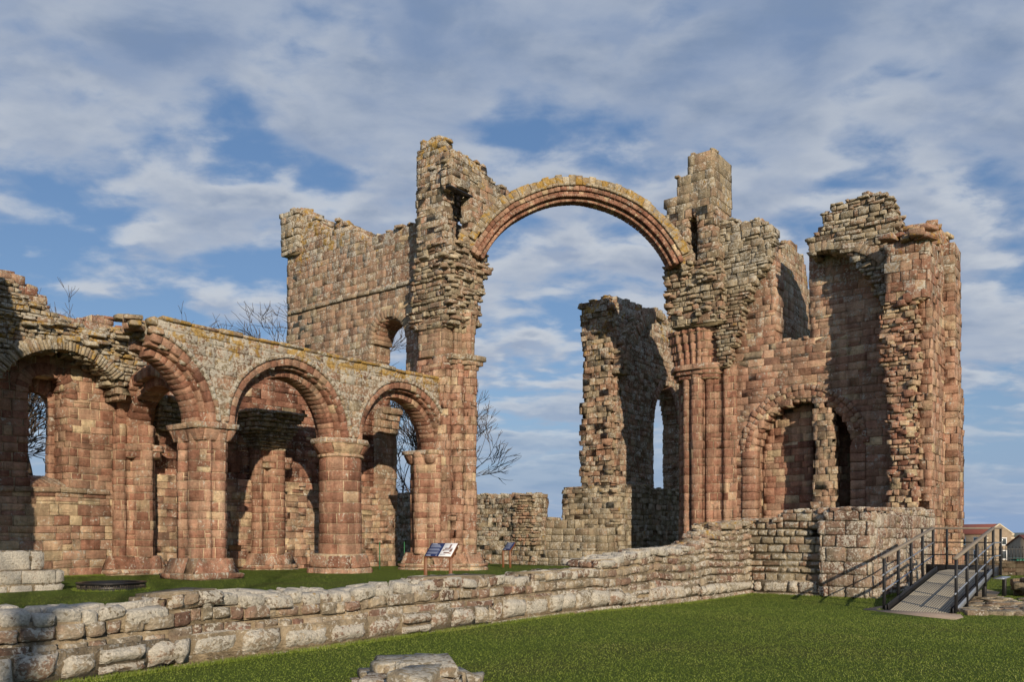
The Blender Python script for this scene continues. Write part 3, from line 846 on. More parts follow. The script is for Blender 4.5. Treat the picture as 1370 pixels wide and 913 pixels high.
h = [pv(x, y, 21.4) for x, y in ((604, 322), (604, 300), (603, 250), (627, 250), (629, 262), (628, 322))]
m.wall('V', 21.4, .5, [b, h], TWR)
m.wall('V', 22.65, .4, [[(24.6, EYE + 11.3), (25.62, EYE + 11.3), (25.58, EYE + 13.1), (26.5, EYE + 13.4), (26.5, EYE + 15.), (24.6, EYE + 15.1)]], TWR, top=False)
tw = m.build('turret', S_MIX, cross)
m = MB(); (u0, z0) = pv(601, 246, 21.4); (u1, _) = pv(632, 246, 21.4); m.box(u0, u1, 21.36, 21.62, z0 - .1, z0 - .02, .02)
m.build('door_lintel', M_IRON, tw)

# ================================================================== GREAT DIAGONAL ARCH
fo = np.array((28.28, 18.5)); fd = np.array((.7071, -.7071)); fn = np.array((.7071, .7071))
def FD(s, z, d):
    p = fo + fd * s + fn * d; return (p[0], p[1], z)
rain = empty('rib_arch', W(fo[0], fo[1], EYE + 9.3), 'single slender round stone arch spanning high between two towers against the sky', 'arch')
ZC, RI = EYE + 9.28, 4.29
m = MB()
RV = style(hue=(.05, .5), lich=.15, yel=.08, p=(0, .02))
m.ring(FD, 0, ZC, RI, RI + .22, -.22, .32, 25, 155, 54, RV)
m.ring(FD, 0, ZC, RI + .16, RI + .36, -.4, .5, 24, 156, 50, RV)
m.ring(FD, 0, ZC, RI + .32, RI + .50, -.5, .6, 24, 156, 42, RV)
rb = m.build('moulded_rib', S_RED, rain)
m = MB()
for i in range(118):
    a = math.radians(25 + 130 * (i + .5) / 118); w = .042
    for dd in (-.4, -.22):
        P = []
        for j in range(8):
            t = a + (w / 2.2 if j & 1 else -w / 2.2) * (1 if j & 2 else .35); r = RI + (.17 if dd < -.3 else .02) + (.03 if j & 2 else -.07); d = dd + (.12 if j & 4 else -.03)
            P.append(FD(r * math.cos(t), ZC + r * math.sin(t), d))
        m.block(P, .008, RV['col'](9))
m.build('chevron_teeth', S_RED, rb)
m = MB(); HV = style(hue=(.4, .8), lich=.35, yel=.5, p=(0, .02))
m.ring(FD, 0, ZC, RI + .49, RI + .60, -.6, .6, 30, 87, 19, HV, b=.015); m.ring(FD, 0, ZC, RI + .49, RI + .60, -.6, .6, 92, 146, 19, HV, b=.015)
m.build('hood_mould', S_GRY, rain)
m = MB(); m.ring(FD, 0, ZC, RI + .58, RI + .93, -.45, .55, 27, 150, 40, style(hue=(.3, .8), lich=.3, yel=.66, p=(-.015, .03)), rj=.05)
m.build('upper_course', S_GRY, rain)
m = MB(); m.ring(FD, 0, ZC, RI + .4, RI + 1.1, -.3, .4, 20, 32, 6, GREY, rj=.12); m.build('haunch', S_GRY, rain)
m = MB(); m.ring(FD, 0, ZC, RI + .4, RI + 1.25, -.3, .4, 148, 160, 6, GREY, rj=.1)
m.build('haunch', S_GRY, rain)

# ================================================================== CROSSING: right pier and tower
se = empty('crossing_tower', W(32, 14.8, .2), 'tall square topped tower with clustered red shafts and dark slit, right support of great arch', 'ruin')
US = 31.9
spts = [(32.6, 13.0), (33.4, 13.0), (33.4, 16.2), (32.9, 16.2), (32.9, 15.85), (32.35, 15.85), (32.35, 15.55), (31.95, 15.55), (31.95, 14.65), (32.2, 14.65), (32.2, 14.2), (32.35, 14.2), (32.35, 13.4), (32.6, 13.4)]
ssh = {11: [(.5, .12)], 10: [], 7: [(.2, .15), (.72, .26)], 9: [(.4, .16)], 5: [(.5, .14)], 3: [(.5, .12)], 12: []}
SP = style(odd=.02, hue=(.16, .48), lich=.1, yel=0, ch=(.3, .4), L=(.3, .6), p=(0, .014), amp=.005, core=.008, g=.011)
pier(spts, ssh, 'clustered_pier', se, CAPZ - .1, None, SP)
m = MB(); q = [(31.75, 15.7), (31.7, 14.5), (32.1, 14.0), (33, 13.9), (33.2, 15.0), (33.0, 16.1), (32.3, 16.1)][::-1]
q = q[::-1]
area = sum(q[i][0] * q[(i + 1) % len(q)][1] - q[(i + 1) % len(q)][0] * q[i][1] for i in range(len(q)))
if area < 0: q = q[::-1]
m.mass(CAPZ - .55, CAPZ - .2, lambda z: grow(q, -.08 + .16 * sm((z - CAPZ + .55) / .35)), style(hue=(.1, .5), ch=(.17, .18), L=(.4, .6)))
m.mass(CAPZ - .2, CAPZ + .02, lambda z: grow(q, .16), style(hue=(.3, .6), lich=.25, ch=(.2, .22), L=(.5, .9)))
m.build('capital', S_RED, se)
m = MB()
def sprg(z):
    t = z - CAPZ
    p = [(31.9 - .12 * t * t, 15.7 + .18 * t), (31.85 - .1 * t * t, 14.6 - .1 * t), (32.15 - .08 * t, 14.4 - .15 * t), (32.3, 13.9), (33.3, 13.8), (33.3, 16.1), (32.4 - .1 * t, 16.1 + .15 * t)]
    return shafted(p, {0: [(.15, .09), (.38, .09), (.6, .09), (.83, .09)], 6: [(.4, .1), (.7, .1)]})
m.mass(CAPZ + .02, CAPZ + 1.5, sprg, SP); m.build('arch_springer', S_RED, se)
a = [pu(x, y, 31.45) for x, y in ((896, 440), (890, 415), (888, 345), (900, 340), (898, 300), (887, 280), (887, 270), (904, 264), (905, 240), (909, 234), (919, 233), (920, 213), (930, 206), (943, 202), (954, 202), (954, 300), (962, 345), (966, 440))]
hs = [pu(x, y, 31.45) for x, y in ((920, 344), (920, 290), (926, 283), (933, 291), (935, 344))]
zlo = pu(920, 350, 31.45)[1]; ztp = pu(940, 275, 31.45)[1]
m = MB()
m.wall('U', 31.45, 1.9, [clipz(a, pu(900, 440, 31.45)[1], zlo)[::-1]], MID, top=False)
for k in range(40): 
    z = ru(pu(900, 430, 31.45)[1], zlo); m.rubble((31.45 + ru(-.05, .1), ru(14.0, 16.0), z), ru(.2, .42), MID)
m.build('rubble_core', S_GRY, se)
m = MB(); m.wall('U', 31.45, 1.75, [clipz(a, zlo, ztp)[::-1], hs], TWR, top=False)
m.wall('U', 31.5, 1.85, [clipz(a, ztp, 99)[::-1]], style(hue=(.5, .85), lich=.35, yel=.3, L=(.35, .7), ch=(.3, .4), amp=.006, jag=.01, rub=.3, rs=.25, split=0))
m.build('turret', S_MIX, se)

# ================================================================== SOUTH TRANSEPT
st_ = empty('transept_wall', W(32.6, 10, .2), 'broad red transept wall at right with a low chapel arch and a broken vault above', 'ruin')
UE = 32.5
EW = style(hue=(.3, .62), lich=.22, yel=.0, lz=(8, 14, .3, .25), L=(.28, .75), ch=(.23, .38), p=(-.008, .018), amp=.008, jag=.03, rub=.5, odd=.05)
out = [(13.6, -.2), (14.3, EYE + 7)] + [pu(x, y, UE) for x, y in ((965, 300), (975, 297), (1014, 297), (1031, 305), (1029, 340), (1037, 350), (1037, 459), (1083, 453), (1083, 330), (1101, 300), (1140, 290), (1195, 290))] + [(pu(1195, 290, UE)[0], -.2)]
ca, cz, cr = 10.75, EYE + 3.35, 1.9
m = MB(); m.wall('U', UE, .95, [out[::-1], arcpoly(ca, cz, cr, -.3)], EW, top=True); m.build('wall', S_RED, st_)
m = MB(); m.ring(FU(UE), ca, cz, cr + .40, cr + .60, -.09, .4, 2, 178, 31, style(hue=(.2, .55), lich=.3, p=(-.05, .04)), rj=.04, b=.025, skip=.04)
m.ring(FU(UE), ca, cz, cr + .18, cr + .42, -.03, .4, -2, 182, 29, style(hue=(.15, .5), lich=.2, p=(-.03, .05)), rj=.03, b=.03)
m.ring(FU(UE), ca, cz, cr - .06, cr + .22, .06, .5, 0, 182, 23, style(hue=(.1, .55), lich=.15, p=(-.02, .05)), b=.05)
for sd, x in ((1, ca + cr), (-1, ca - cr)):
    for z in np.arange(.2, cz - .1, .34):
        m.box(UE - .08, UE + .5, min(x - sd * .05, x + sd * .5), max(x - sd * .05, x + sd * .5), z, z + .33, .03, RED['col'](z), .01)
m.build('chapel_arch', S_RED, st_)
m = MB()
l1 = [pu(x, y, 31.9) for x, y in ((958, 490), (958, 298), (975, 297), (1014, 297), (1031, 305), (1028, 345), (1019, 362), (1004, 384), (994, 410), (986, 440), (972, 490))]
m.wall('U', 31.9, .75, [clipz(l1, 0, pu(990, 385, 31.9)[1])[::-1]], style(**{**{k: v for k, v in RUB.items() if k != 'col'}, 'L': (.2, .45), 'hue': (.15, .8), 'ch': (.12, .2)}), top=False)
m.wall('U', 31.95, .7, [clipz(l1, pu(990, 385, 31.9)[1], 99)[::-1]], style(hue=(.45, .85), lich=.5, yel=.22, amp=.03, b=.02, p=(-.04, .06), L=(.15, .62), ch=(.1, .32), jag=.09, rub=1, split=.35, val=(.1, .85), tilt=.04))
vrm = m.build('vault_remains', S_GRY, st_)
m = MB()
r1 = [pu(x, y, 31.6) for x, y in ((1083, 345), (1083, 322), (1101, 308), (1101, 289), (1112, 279), (1133, 269), (1158, 261), (1190, 264), (1198, 290), (1198, 450), (1186, 420), (1176, 396), (1163, 372), (1148, 354), (1130, 340), (1110, 334), (1094, 337))]
m.wall('U', 31.6, 1.1, [r1[::-1]], style(**{**{k: v for k, v in VR.items() if k != 'col'}, 'L': (.14, .6), 'ch': (.09, .28), 'split': .3, 'val': (.15, .8), 'hue': (.1, .88), 'yel': .1, 'lz': (13, 15.2, .1, .62)}))
m.build('vault_remains', S_GRY, st_)
c1, zc1 = pu(1098, 440, 31.55); rr1 = pu(1098, 335, 31.55)[1] - zc1
m = MB(); m.ring(FU(31.55), c1, zc1, rr1 - .05, rr1 + .28, -.03, .4, 90 - 8 + 40 - 40, 115, 8, style(hue=(.4, .85), lich=.35), rj=.04)
m.ring(FU(31.55), c1, zc1, rr1 - .05, rr1 + .28, -.03, .4, 95, 178, 18, style(hue=(.3, .8), lich=.35), rj=.06)
# end wall with its broken face
UW = 30.7
a = [pu(x, y, UW) for x, y in ((1190, 760), (1189, 690), (1190, 600), (1188, 560), (1182, 500), (1177, 460), (1176, 429), (1182, 410), (1184, 400))]
zb = pu(1184, 405, UW)[1]
stub = MB()
s1 = [(pu(1249, 700, UW)[0], -.2)] + [(pu(1249, 400, UW)[0], zb)] + [(a[-1][0], zb)] + a[::-1][1:] + [(a[0][0], -.2)]
ER = style(L=(.16, .5), ch=(.1, .26), b=.02, amp=.03, p=(-.07, .06), tilt=.06, hue=(.1, .9), lich=.2, yel=.12, core=.09, zj=.02, g=.014, jag=.1)
vS = 5.87
stub.wall('U', UW, 1.2, [[(vS + .35, -.2), (vS + .35, zb)] + [(a[-1][0], zb)] + a[::-1][1:] + [(a[0][0], -.2)]], ER, top=False)
for k in range(60):
    z = ru(1.5, zb); stub.rubble((UW + ru(.06, .14), ru(vS + .4, 7.1), z), ru(.18, .36), ER, .7)
SW = style(hue=(.28, .66), lich=.2, yel=.02, L=(.28, .65), ch=(.22, .36), amp=.014, p=(-.015, .03), lz=(10, 12.5, .3, .4))
ztop = EYE + 10.4
stub.mass(-.2, zb, lambda z: [(UW + .45, vS), (34.6, vS), (34.6, 7.2), (UW + .9, 7.2), (UW + .9, vS + .4), (UW + .45, vS + .4)], SW)
stub.mass(zb, ztop - .3, lambda z: [(UW + .1, vS + .45), (UW + .3, vS + .05), (34.6, vS), (34.6, 7.25), (UW, 7.25)], style(hue=(.15, .65), lich=.35, yel=.02, lz=(10.5, 12, .2, .6), L=(.25, .6), ch=(.22, .36), amp=.016, p=(-.02, .03), split=.15))
for k in range(60): stub.rubble((ru(UW, 33), ru(vS + .1, 7.2), ztop - .3 + ru(-.05, .35) * 1), ru(.3, .55), GREY)
stub.mass(-.2, EYE + 10.6, lambda z: [(33.4, vS - .42 + (.1 if z > 7 else 0)), (34.7, vS - .42 + (.1 if z > 7 else 0)), (34.7, vS + .6), (33.4, vS + .6)], SW)
stub.mass(ztop - .3, EYE + 11.1, lambda z: [(32.3, vS + .1), (34.5, vS), (34.5, 7.0), (32.4, 6.9)], GREY)
for k in range(26): stub.rubble((ru(32.3, 34.4), ru(vS + .1, 6.9), EYE + ru(10.95, 11.2)), ru(.3, .5), GREY)
stub.build('end_wall', S_RED, st_)
m.build('vault_arch', S_GRY, vrm)
# broken block standing inside the chapel arch
m = MB(); f = [pu(x, y, 32.2) for x, y in ((1086, 700), (1087, 640), (1090, 600), (1086, 560), (1088, 540), (1112, 545), (1116, 600), (1121, 640), (1110, 700))]
m.wall('U', 32.26, .5, [[(s_, z_) for s_, z_ in f][::-1]], style(hue=(.35, .7), lich=.2, jag=.06, amp=.02, L=(.2, .4), ch=(.2, .32), val=(.4, .9)), top=False)
m.build('broken_jamb', S_MIX, st_)
# chapel beyond the arch
ch = MB(); CH = style(hue=(.1, .6), lich=.02, yel=0, L=(.3, .65), ch=(.22, .34), p=(0, .025), odd=.25, val=(.4, .9))
ch.wall('U', 33.42, .3, [[(10.6, -.2), (12.62, -.2), (12.62, 5.2), (12.3, 5.9), (11.8, 6.4), (11.2, 6.7), (10.6, 6.75)][::-1]], CH, top=False)
ch.wall('U', 33.75, .8, [[(10.4, -.2), (14.0, -.2), (14.0, 7.2), (10.4, 7.2)][::-1]], CH, top=False)
ch.wall('U', 35.4, .8, [[(8.0, -.2), (11.0, -.2), (11.0, 7.2), (8.0, 7.2)][::-1]], CH, top=False)
ch.wall('V', 13.05, .8, [[(33.5, -.2), (36.1, -.2), (36.1, 7.2), (33.5, 7.2)]], CH, top=False)
ch.wall('V', 7.6, .8, [[(33.5, -.2), (36.1, -.2), (36.1, 6.6), (33.5, 7.0)]], CH, top=False)
for i in range(5):
    a0 = i
    ch.wall('V', 8.4 + i * .95, .95, [[(33.46, 6.75), (36.1, 6.75), (36.1, 7.2), (33.46, 7.2)]], RUB, top=False)
tag(ch.build('chapel_wall', S_RED), 'inner chapel wall of mixed red and buff blocks seen through the low arch at right', 'ruin')
# choir wall receding behind
c_ = MB(); VC = 11.9
tl = [pv(x, y, VC) for x, y in ((1030, 340), (1058, 364), (1082, 391), (1110, 425))]
c_.wall('V', VC, 1.0, [[(33.46, -.2), (tl[-1][0], -.2)] + tl[::-1] + [(33.46, tl[0][1])]], style(hue=(.2, .62), lich=.35, yel=.12, lz=(11.5, 13, .2, .5), L=(.45, .85), ch=(.33, .42), rub=.3, rs=.25))
sp_ = [pv(x, y, 13.4) for x, y in ((1043, 370), (1044, 345), (1049, 331), (1054, 326), (1063, 326), (1069, 338), (1078, 352), (1081, 385))]
c_.wall('V', 13.4, .6, [[(sp_[0][0], -.2)] + sp_ + [(sp_[-1][0], -.2)]][::-1], style(hue=(.2, .7), lich=.4, yel=.35, rub=.6, jag=.06))
tag(c_.build('choir_wall', S_MIX), 'pinkish wall with a pointed stone stump receding behind the right hand transept', 'ruin')

# ================================================================== CHANCEL
chan = empty('chancel_wall', W(36, 21, .2), 'shaded tall chancel wall with a lancet window seen beyond the great arch', 'ruin')
VH = 20.3
CW = style(hue=(.15, .7), lich=.4, yel=.15, lz=(10, 13.5, .3, .4), L=(.25, .6), ch=(.2, .34), amp=.014, p=(-.01, .025), jag=.03, rub=.5, split=.12)
zt = EYE + 11.5
uL, zL1 = pv(887, 652, VH); uLc = uL; 
lz = pv(887, 565, VH)[1]
ub0, ub1 = pv(848, 600, VH)[0], pv(868, 600, VH)[0]
bz = pv(858, 600, VH)[1]
m = MB()
wz0 = pv(860, 655, VH)[1]
def lancet(c, zs, w, zb): 
    p = [(c + w, zb), (c + w, zs), (c + w * .75, zs + w * .9), (c + w * .3, zs + w * 1.45), (c, zs + w * 1.6), (c - w * .3, zs + w * 1.45), (c - w * .75, zs + w * .9), (c - w, zs), (c - w, zb)]
    return p
lw = 1.3; lc = 39.6
m.wall('V', VH, .8, [[(34.5, wz0), (46, wz0), (46, zt), (34.5, zt)], lancet(lc, pv(890, 565, VH)[1], lw, wz0 - .1)], CW)
wl = m.build('wall', S_MIX, chan)
m = MB()
m.wall('V', VH - .5, 3.3, [[(34.0, -.3), (46, -.3), (46, wz0), (34.1, wz0 + .05), (34.0, wz0 - .2)]], style(hue=(.35, .85), lich=.35, yel=.3, L=(.25, .6), ch=(.2, .3), amp=.02, p=(-.02, .04), rub=.6, rs=.3))
m.wall('U', 33.2, .8, [[(19.9, -.3), (24.1, -.3), (24.1, 2.1), (23.4, 2.4), (22.6, 2.1), (20.0, 1.9)][::-1]], style(hue=(.4, .9), lich=.4, yel=.2, L=(.4, .8), ch=(.32, .4), amp=.02, b=.03))
m.wall('U', 32.5, .7, [[(20.6, -.3), (23.9, -.3), (23.9, .25), (23.0, .7), (20.6, .9)][::-1]], style(hue=(.4, .9), lich=.5, yel=.1, L=(.5, .8), ch=(.32, .4), amp=.02, b=.03))
m.build('lower_wall', S_GRY, chan)
m = MB()      # broken west end of the wall
ed = [(VH, wz0), (22.1, wz0), (22.15, wz0 + 3), (21.95, wz0 + 5), (22.1, zt - 1.5), (22.15, zt - .2), (VH + .2, zt)]
m.wall('U', 34.2, .5, [ed[::-1]], style(hue=(.15, .7), lich=.3, yel=.2, jag=.09, L=(.25, .6), ch=(.22, .34), amp=.03, p=(-.05, .08), rub=.5, lz=(8, 13, .2, .4)))
# projecting wall-rib remains, stepping out towards the top
rc, rz_, rr_ = 38.3, EYE + 7.6, 3.2
RR = style(hue=(.2, .7), lich=.3, yel=.12, p=(-.03, .05))
m.ring(FV(VH), rc, rz_, rr_, rr_ + .5, -.45, .1, 100, 178, 22, RR, rj=.1); m.ring(FV(VH), rc, rz_, rr_ + .4, rr_ + .8, -.3, .1, 80, 178, 28, RR, rj=.1)
m.build('broken_edge', S_MIX, chan)
m = MB(); zsp = pv(890, 565, VH)[1]
for sd in (-1, 1):
    c0 = lc - sd * lw * .6; r0 = lw * 1.6
    m.ring(FV(VH), c0, zsp, r0, r0 + .35, -.07, .4, 0 if sd > 0 else 122, 58 if sd > 0 else 180, 9, VOU)
m.build('window_arch', S_MIX, chan)

# ================================================================== FOUNDATION WALLS IN FRONT
fnd = empty('foundation_wall', W(12, 9.3, 0), 'knee high pale lichened foundation wall crossing the foreground lawn, rising towards the right', 'wall')
PL = style(hue=(.15, .9), lich=.72, yel=.03, L=(.3, .8), ch=(.34, .36), b=.07, amp=.018, p=(-.03, .06), tilt=.05, sub=.08, split=.03, zj=.03, core=.07, g=.014)
def pl_poly(u0, u1, v0, v1): return [(u0, v0), (u1, v0), (u1, v1), (u0, v1)]
m = MB()
segs = [(-3., 5.2, 0.), (5.2, 11.1, 0.), (11.1, 15.5, .05), (15.5, 19.5, -.03), (19.5, 23.0, -.1)]
for a, b, dz in segs: m.stones(pl_poly(a, b, 8.92 + ru(-.03, .03), 9.6), -.32 + dz, .02 + dz * .5, style(hue=(.3, .7), lich=.5, L=(.5, 1.1), b=.03, amp=.02, p=(-.06, 0), sub=.12))
for a, b, dz in segs: m.stones(pl_poly(a, b - .01, 8.93, 9.6), .02 + dz * .5, .36 + dz, PL)
m.build('plinth', S_PALE, fnd, warp=.022)
UP = style(hue=(.0, .9), lich=.4, yel=.05, L=(.13, .42), ch=(.13, .24), b=.03, amp=.016, p=(-.03, .04), tilt=.03, sub=.07, zj=.03, core=.025, split=.18, val=(.1, .85), g=.02, jag=.03)
tp = [(-3, .72), (4.0, .74), (4.6, .70), (5.2, .76), (7.0, .73), (8.4, .70), (9.6, .74), (10.4, .80), (11.6, .74), (12.0, .68), (12.4, .66), (12.5, .76), (14.6, .76), (14.65, .96), (15.0, 1.04), (16.6, 1.1), (18.5, 1.2), (20.2, 1.3), (20.6, 1.5), (21.0, 1.82), (23.3, 1.86)]
m = MB()
TOPV = style(hue=(.0, .9), lich=.9, yel=.08, amp=.02, b=.05, val=(.1, .8))
def top_at(u): return interp(tp, u)
zc_ = .36; x = -3.
m.wall('V', lambda z: 9.05 + .05 * z, .75, [[(-3, .34), (23.2, .22)] + tp[::-1]], UP, top=False)
x = -3.
while x < 23.2:                       # flat top stones bedded along the wall head
    h = top_at(x) - .01; l = ru(.16, .5); v = 9.07 + ru(-.03, .06)
    while v < 9.85:
        w = ru(.16, .42); h2_ = h + ru(-.03, .03)
        P = [(x + (l - .02 if j & 1 else 0) , v + (w - .02 if j & 2 else 0), h2_ + (.03 + ru(0, .05) if j & 4 else -.10)) for j in range(8)]
        m.block(P, .03, TOPV['col'](h) if x < 19 else RUB['col'](h), .024); v += w
    x += l
for k in range(90):
    x = ru(19.9, 23.2); m.rubble((x, ru(9.1, 9.85), top_at(x) + ru(-.1, .05)), ru(.18, .36), GREY)
m.build('wall', S_PALE, fnd, warp=.022)

fn2 = empty('foundation_wall', W(23.5, 6.5, -.1), 'waist high rubble wall with a squared corner, beside the access ramp', 'wall')
m = MB()
m.stones([(22.85, 5.6), (23.6, 5.6), (23.6, 8.95), (22.85, 8.95)], -.3, -.08, style(hue=(.3, .7), lich=.5, L=(.5, 1.), b=.03, sub=.12))
m.stones([(22.9, 7.0), (23.6, 7.0), (23.6, 8.95), (22.9, 8.95)], -.08, .26, PL)
m.build('plinth', S_PALE, fn2)
m = MB()
W2 = style(hue=(.0, .9), lich=.45, yel=.06, L=(.2, .55), ch=(.16, .28), b=.03, amp=.018, p=(-.04, .05), tilt=.04, sub=.14, zj=.03, core=.04, g=.016, jag=.04, rub=1, rs=.34)
hl = [pu(x, y, 23.05) for x, y in ((1088, 712), (1088, 722), (1094, 722), (1094, 712))]
m.wall('U', 23.05, .9, [[(6.8, .2), (9.2, .2), (9.3, 1.82), (8.4, 1.84), (8.3, 2.08), (6.8, 2.15)][::-1], hl], W2)
m.build('wall', S_GRY, fn2)
m = MB()
W3 = style(hue=(.0, .55), lich=.5, yel=.03, L=(.35, .75), ch=(.28, .4), b=.03, amp=.016, p=(-.02, .04), sub=.14, rub=1, rs=.3)
m.wall('U', 22.78, 1.0, [[(5.78, -.15), (7.05, -.15), (7.05, 1.9), (6.9, 2.16), (5.78, 2.2)][::-1]], W3)
m.wall('V', 5.74, 1.3, [[(23.3, -.2), (30.9, -.2), (30.9, 2.3), (27, 2.2), (25, 2.12), (23.3, 2.2)]], W3)
for k in range(40): m.rubble((ru(23.2, 30.5), ru(5.8, 6.9), 2.2), ru(.25, .4), GREY)
m.build('corner_pier', S_PALE, fn2)

# foreground mound of stones
md = MB(); MS = style(hue=(.2, .9), lich=.5, yel=.18, amp=.02)
def gp(px, py, z=0.): d = (EYE - z) * F / (py - 715.); a, b, X = ray(px); return a * d, b * d
cu_, cv_ = gp(555, 930)
for (px, py, sz, z, fl) in ((502, 908, .42, .0, .55), (480, 915, .26, -.03, .5), (525, 900, .42, .17, .55), (565, 896, .42, .2, .5), (540, 912, .5, .05, .7), (575, 915, .5, .08, .6), (600, 912, .42, .03, .6), (622, 918, .36, -.02, .5), (555, 925, .5, .1, .6), (515, 930, .5, .02, .5), (595, 932, .5, .02, .6), (640, 928, .3, -.05, .4), (550, 903, .3, .14, .5), (590, 903, .32, .12, .45)):
    a, b = gp(px, py, z); md.rubble((a, b, z - .05), sz, MS, fl, ru(.4, 1.2))
md.mass(-.2, .08, lambda z: circ(cu_, cv_, .62, 12), style(hue=(.3, .8), lich=.4, L=(.2, .4), ch=(.13, .15), amp=.04, p=(-.1, .1)))
md.mass(.08, .2, lambda z: circ(cu_, cv_ - .02, .42, 10), style(hue=(.3, .8), lich=.4, L=(.2, .4), ch=(.1, .12), amp=.04, p=(-.1, .1)))
tag(md.build('stone_heap', S_GRY), 'low heap of rough grey stones at the bottom edge of the lawn', 'stone heap')
# flat stones and dark heap right of the ramp
fs_ = MB()
for k in range(120):
    a, b = gp(ru(1288, 1400), ru(803, 824), -.15); fs_.rubble((a, b, zf(a) - .03), ru(.18, .42), style(hue=(.3, .8), lich=.2, yel=.05, val=(.1, .5)), .35, ru(0, 3))
tag(fs_.build('paving_stones', S_GRY), 'strip of flat broken stones in the grass right of the ramp', 'stones')
hp = MB()
for k in range(40):
    a, b = gp(ru(1366, 1400), ru(786, 800), -.15); hp.rubble((a, b, zf(a) + ru(-.05, .35)), ru(.22, .42), style(hue=(.3, .7), val=(0, .3)), .6, ru(0, 3))
tag(hp.build('stone_heap', S_GRY), 'dark upright heap of stones at the right edge beside the flat stones', 'stone heap')
pt = MB(); ppx = [gp(x, y, -.14) for x, y in ((1298, 806), (1305, 792), (1318, 789), (1338, 793), (1330, 802), (1312, 808))]
pt.add([(a, b, zf(a) + .012) for a, b in ppx], [tuple(range(6))]); tag(pt.build('bare_earth', M_PATH), kind='structure')

# ================================================================== RAMP
rmp = empty('access_ramp', W(21, 4, -.15), 'grey metal access ramp with black posts and timber handrails', 'ramp')
RU0, RU1, RU2, RV0, RV1 = 19.65, 25.0, 26.4, 3.28, 4.62
zD0, zD1 = -.12, .55
def dz(u): return zD0 + (zD1 - zD0) * min(1, max(0, (u - RU0) / (RU1 - RU0)))
m = MB(); nrib = 22; wv = (RV1 - RV0 - .16) / nrib
for i in range(nrib):
    v = RV0 + .08 + i * wv
    for (a, b) in ((RU0, RU1), (RU1, RU2)):
        n = 3
        for k in range(n):
            p, q = a + (b - a) * k / n, a + (b - a) * (k + 1) / n - .006
            m.block([((q if j & 1 else p), v + (wv - .006 if j & 2 else .004), dz(q if j & 1 else p) - (0 if j & 4 else .03)) for j in range(8)], .005, (.5, .5, 0, 0))
m.build('deck', M_DECK, rmp)
m = MB()
for v in (RV0, RV1):
    m.bar((RU0 - .05, v, dz(RU0) - .02), (RU1, v, dz(RU1) - .02), .03, .24); m.bar((RU1, v, zD1 - .02), (RU2, v, zD1 - .02), .03, .24) if v == RV0 else None
    m.bar((RU0 - .05, v + (.05 if v == RV0 else -.05), dz(RU0) + .06), (RU1, v + (.05 if v == RV0 else -.05), dz(RU1) + .06), .012, .16)
m.bar((RU2, RV0, zD1), (RU2, RV1 + .5, zD1), .03, .28)
m.build('side_beam', M_BLACK, rmp)
m = MB(); m.bar((RU0 + .1, RV0 - .035, dz(RU0) + .03), (RU1 - .1, RV0 - .035, dz(RU1) + .03), .02, .13); m.bar((RU1 + .1, RV0 - .16, zD1 - .17), (RU2 + .02, RV0 - .16, zD1 - .17), .26, .03)
m.build('kick_plate', M_GALV, rmp)
def post(u, v, z0, z1):
    p = MB(); p.bar((u, v, z0), (u, v, z1), .06, .06, .006); p.build('post', M_BLACK, rmp)
RH = 1.16
for v in (RV0, RV1):
    for k in range(5):
        u = RU0 + .03 + (RU1 - RU0 - .03) * k / 4; post(u, v + (-.05 if v == RV0 else .05), dz(u) - .14, dz(u) + RH)
post(RU2, RV0 - .05, zD1 - .14, zD1 + RH); post(RU2, RV1 - .05, zD1 - .14, zD1 + RH); post(RU2, RV1 + .6, zD1 - .1, zD1 + RH)
for (u, v) in ((RU1 - .4, RV0 + .1), (RU2 - .1, RV0 - .15), (RU1 - .4, RV1 - .1), (RU2 - .1, RV1 - .1)):
    p = MB(); p.bar((u, v, -.25), (u, v, dz(u) - .16), .1, .1, .01); p.build('leg', M_BLACK, rmp)
def rail(pts, off, w, h, name, mat):
    r_ = MB()
    for a, b in zip(pts, pts[1:]): r_.bar((a[0], a[1], a[2] + off), (b[0], b[1], b[2] + off), w, h, .01)
    r_.build(name, mat, rmp)
path_r = [(RU0 - .12, RV0 - .05, dz(RU0) - .015), (RU1, RV0 - .05, zD1), (RU2 + .02, RV0 - .05, zD1)]
path_l = [(RU0 - .12, RV1 + .05, dz(RU0) - .015), (RU1, RV1 + .05, zD1)]
path_e = [(RU2, RV0 - .08, zD1), (RU2, RV1 + .65, zD1)]
for p_ in (path_r, path_l, path_e):
    rail(p_, RH + .02, .09, .055, 'handrail', M_WOODRAIL)
    for o_ in (.42, .78): rail([(a, b, c) for a, b, c in p_], o_, .034, .034, 'mid_rail', M_GALV if p_ is not path_e else M_BLACK)
pd = MB(); q = [gp(x, y, -.14) for x, y in ((1155, 816), (1186, 811), (1282, 820), (1289, 827), (1277, 831))]
n = len(q); pd.add([(a, b, -.13) for a, b in q] + [(a, b, -.3) for a, b in q], [tuple(range(n)), tuple(range(n, 2 * n))[::-1]] + [(i, n + i, n + (i + 1) % n, (i + 1) % n) for i in range(n)])
tag(pd.build('path', plain('concrete_pad', (.25, .2, .165), .9, sc=5)), kind='structure')

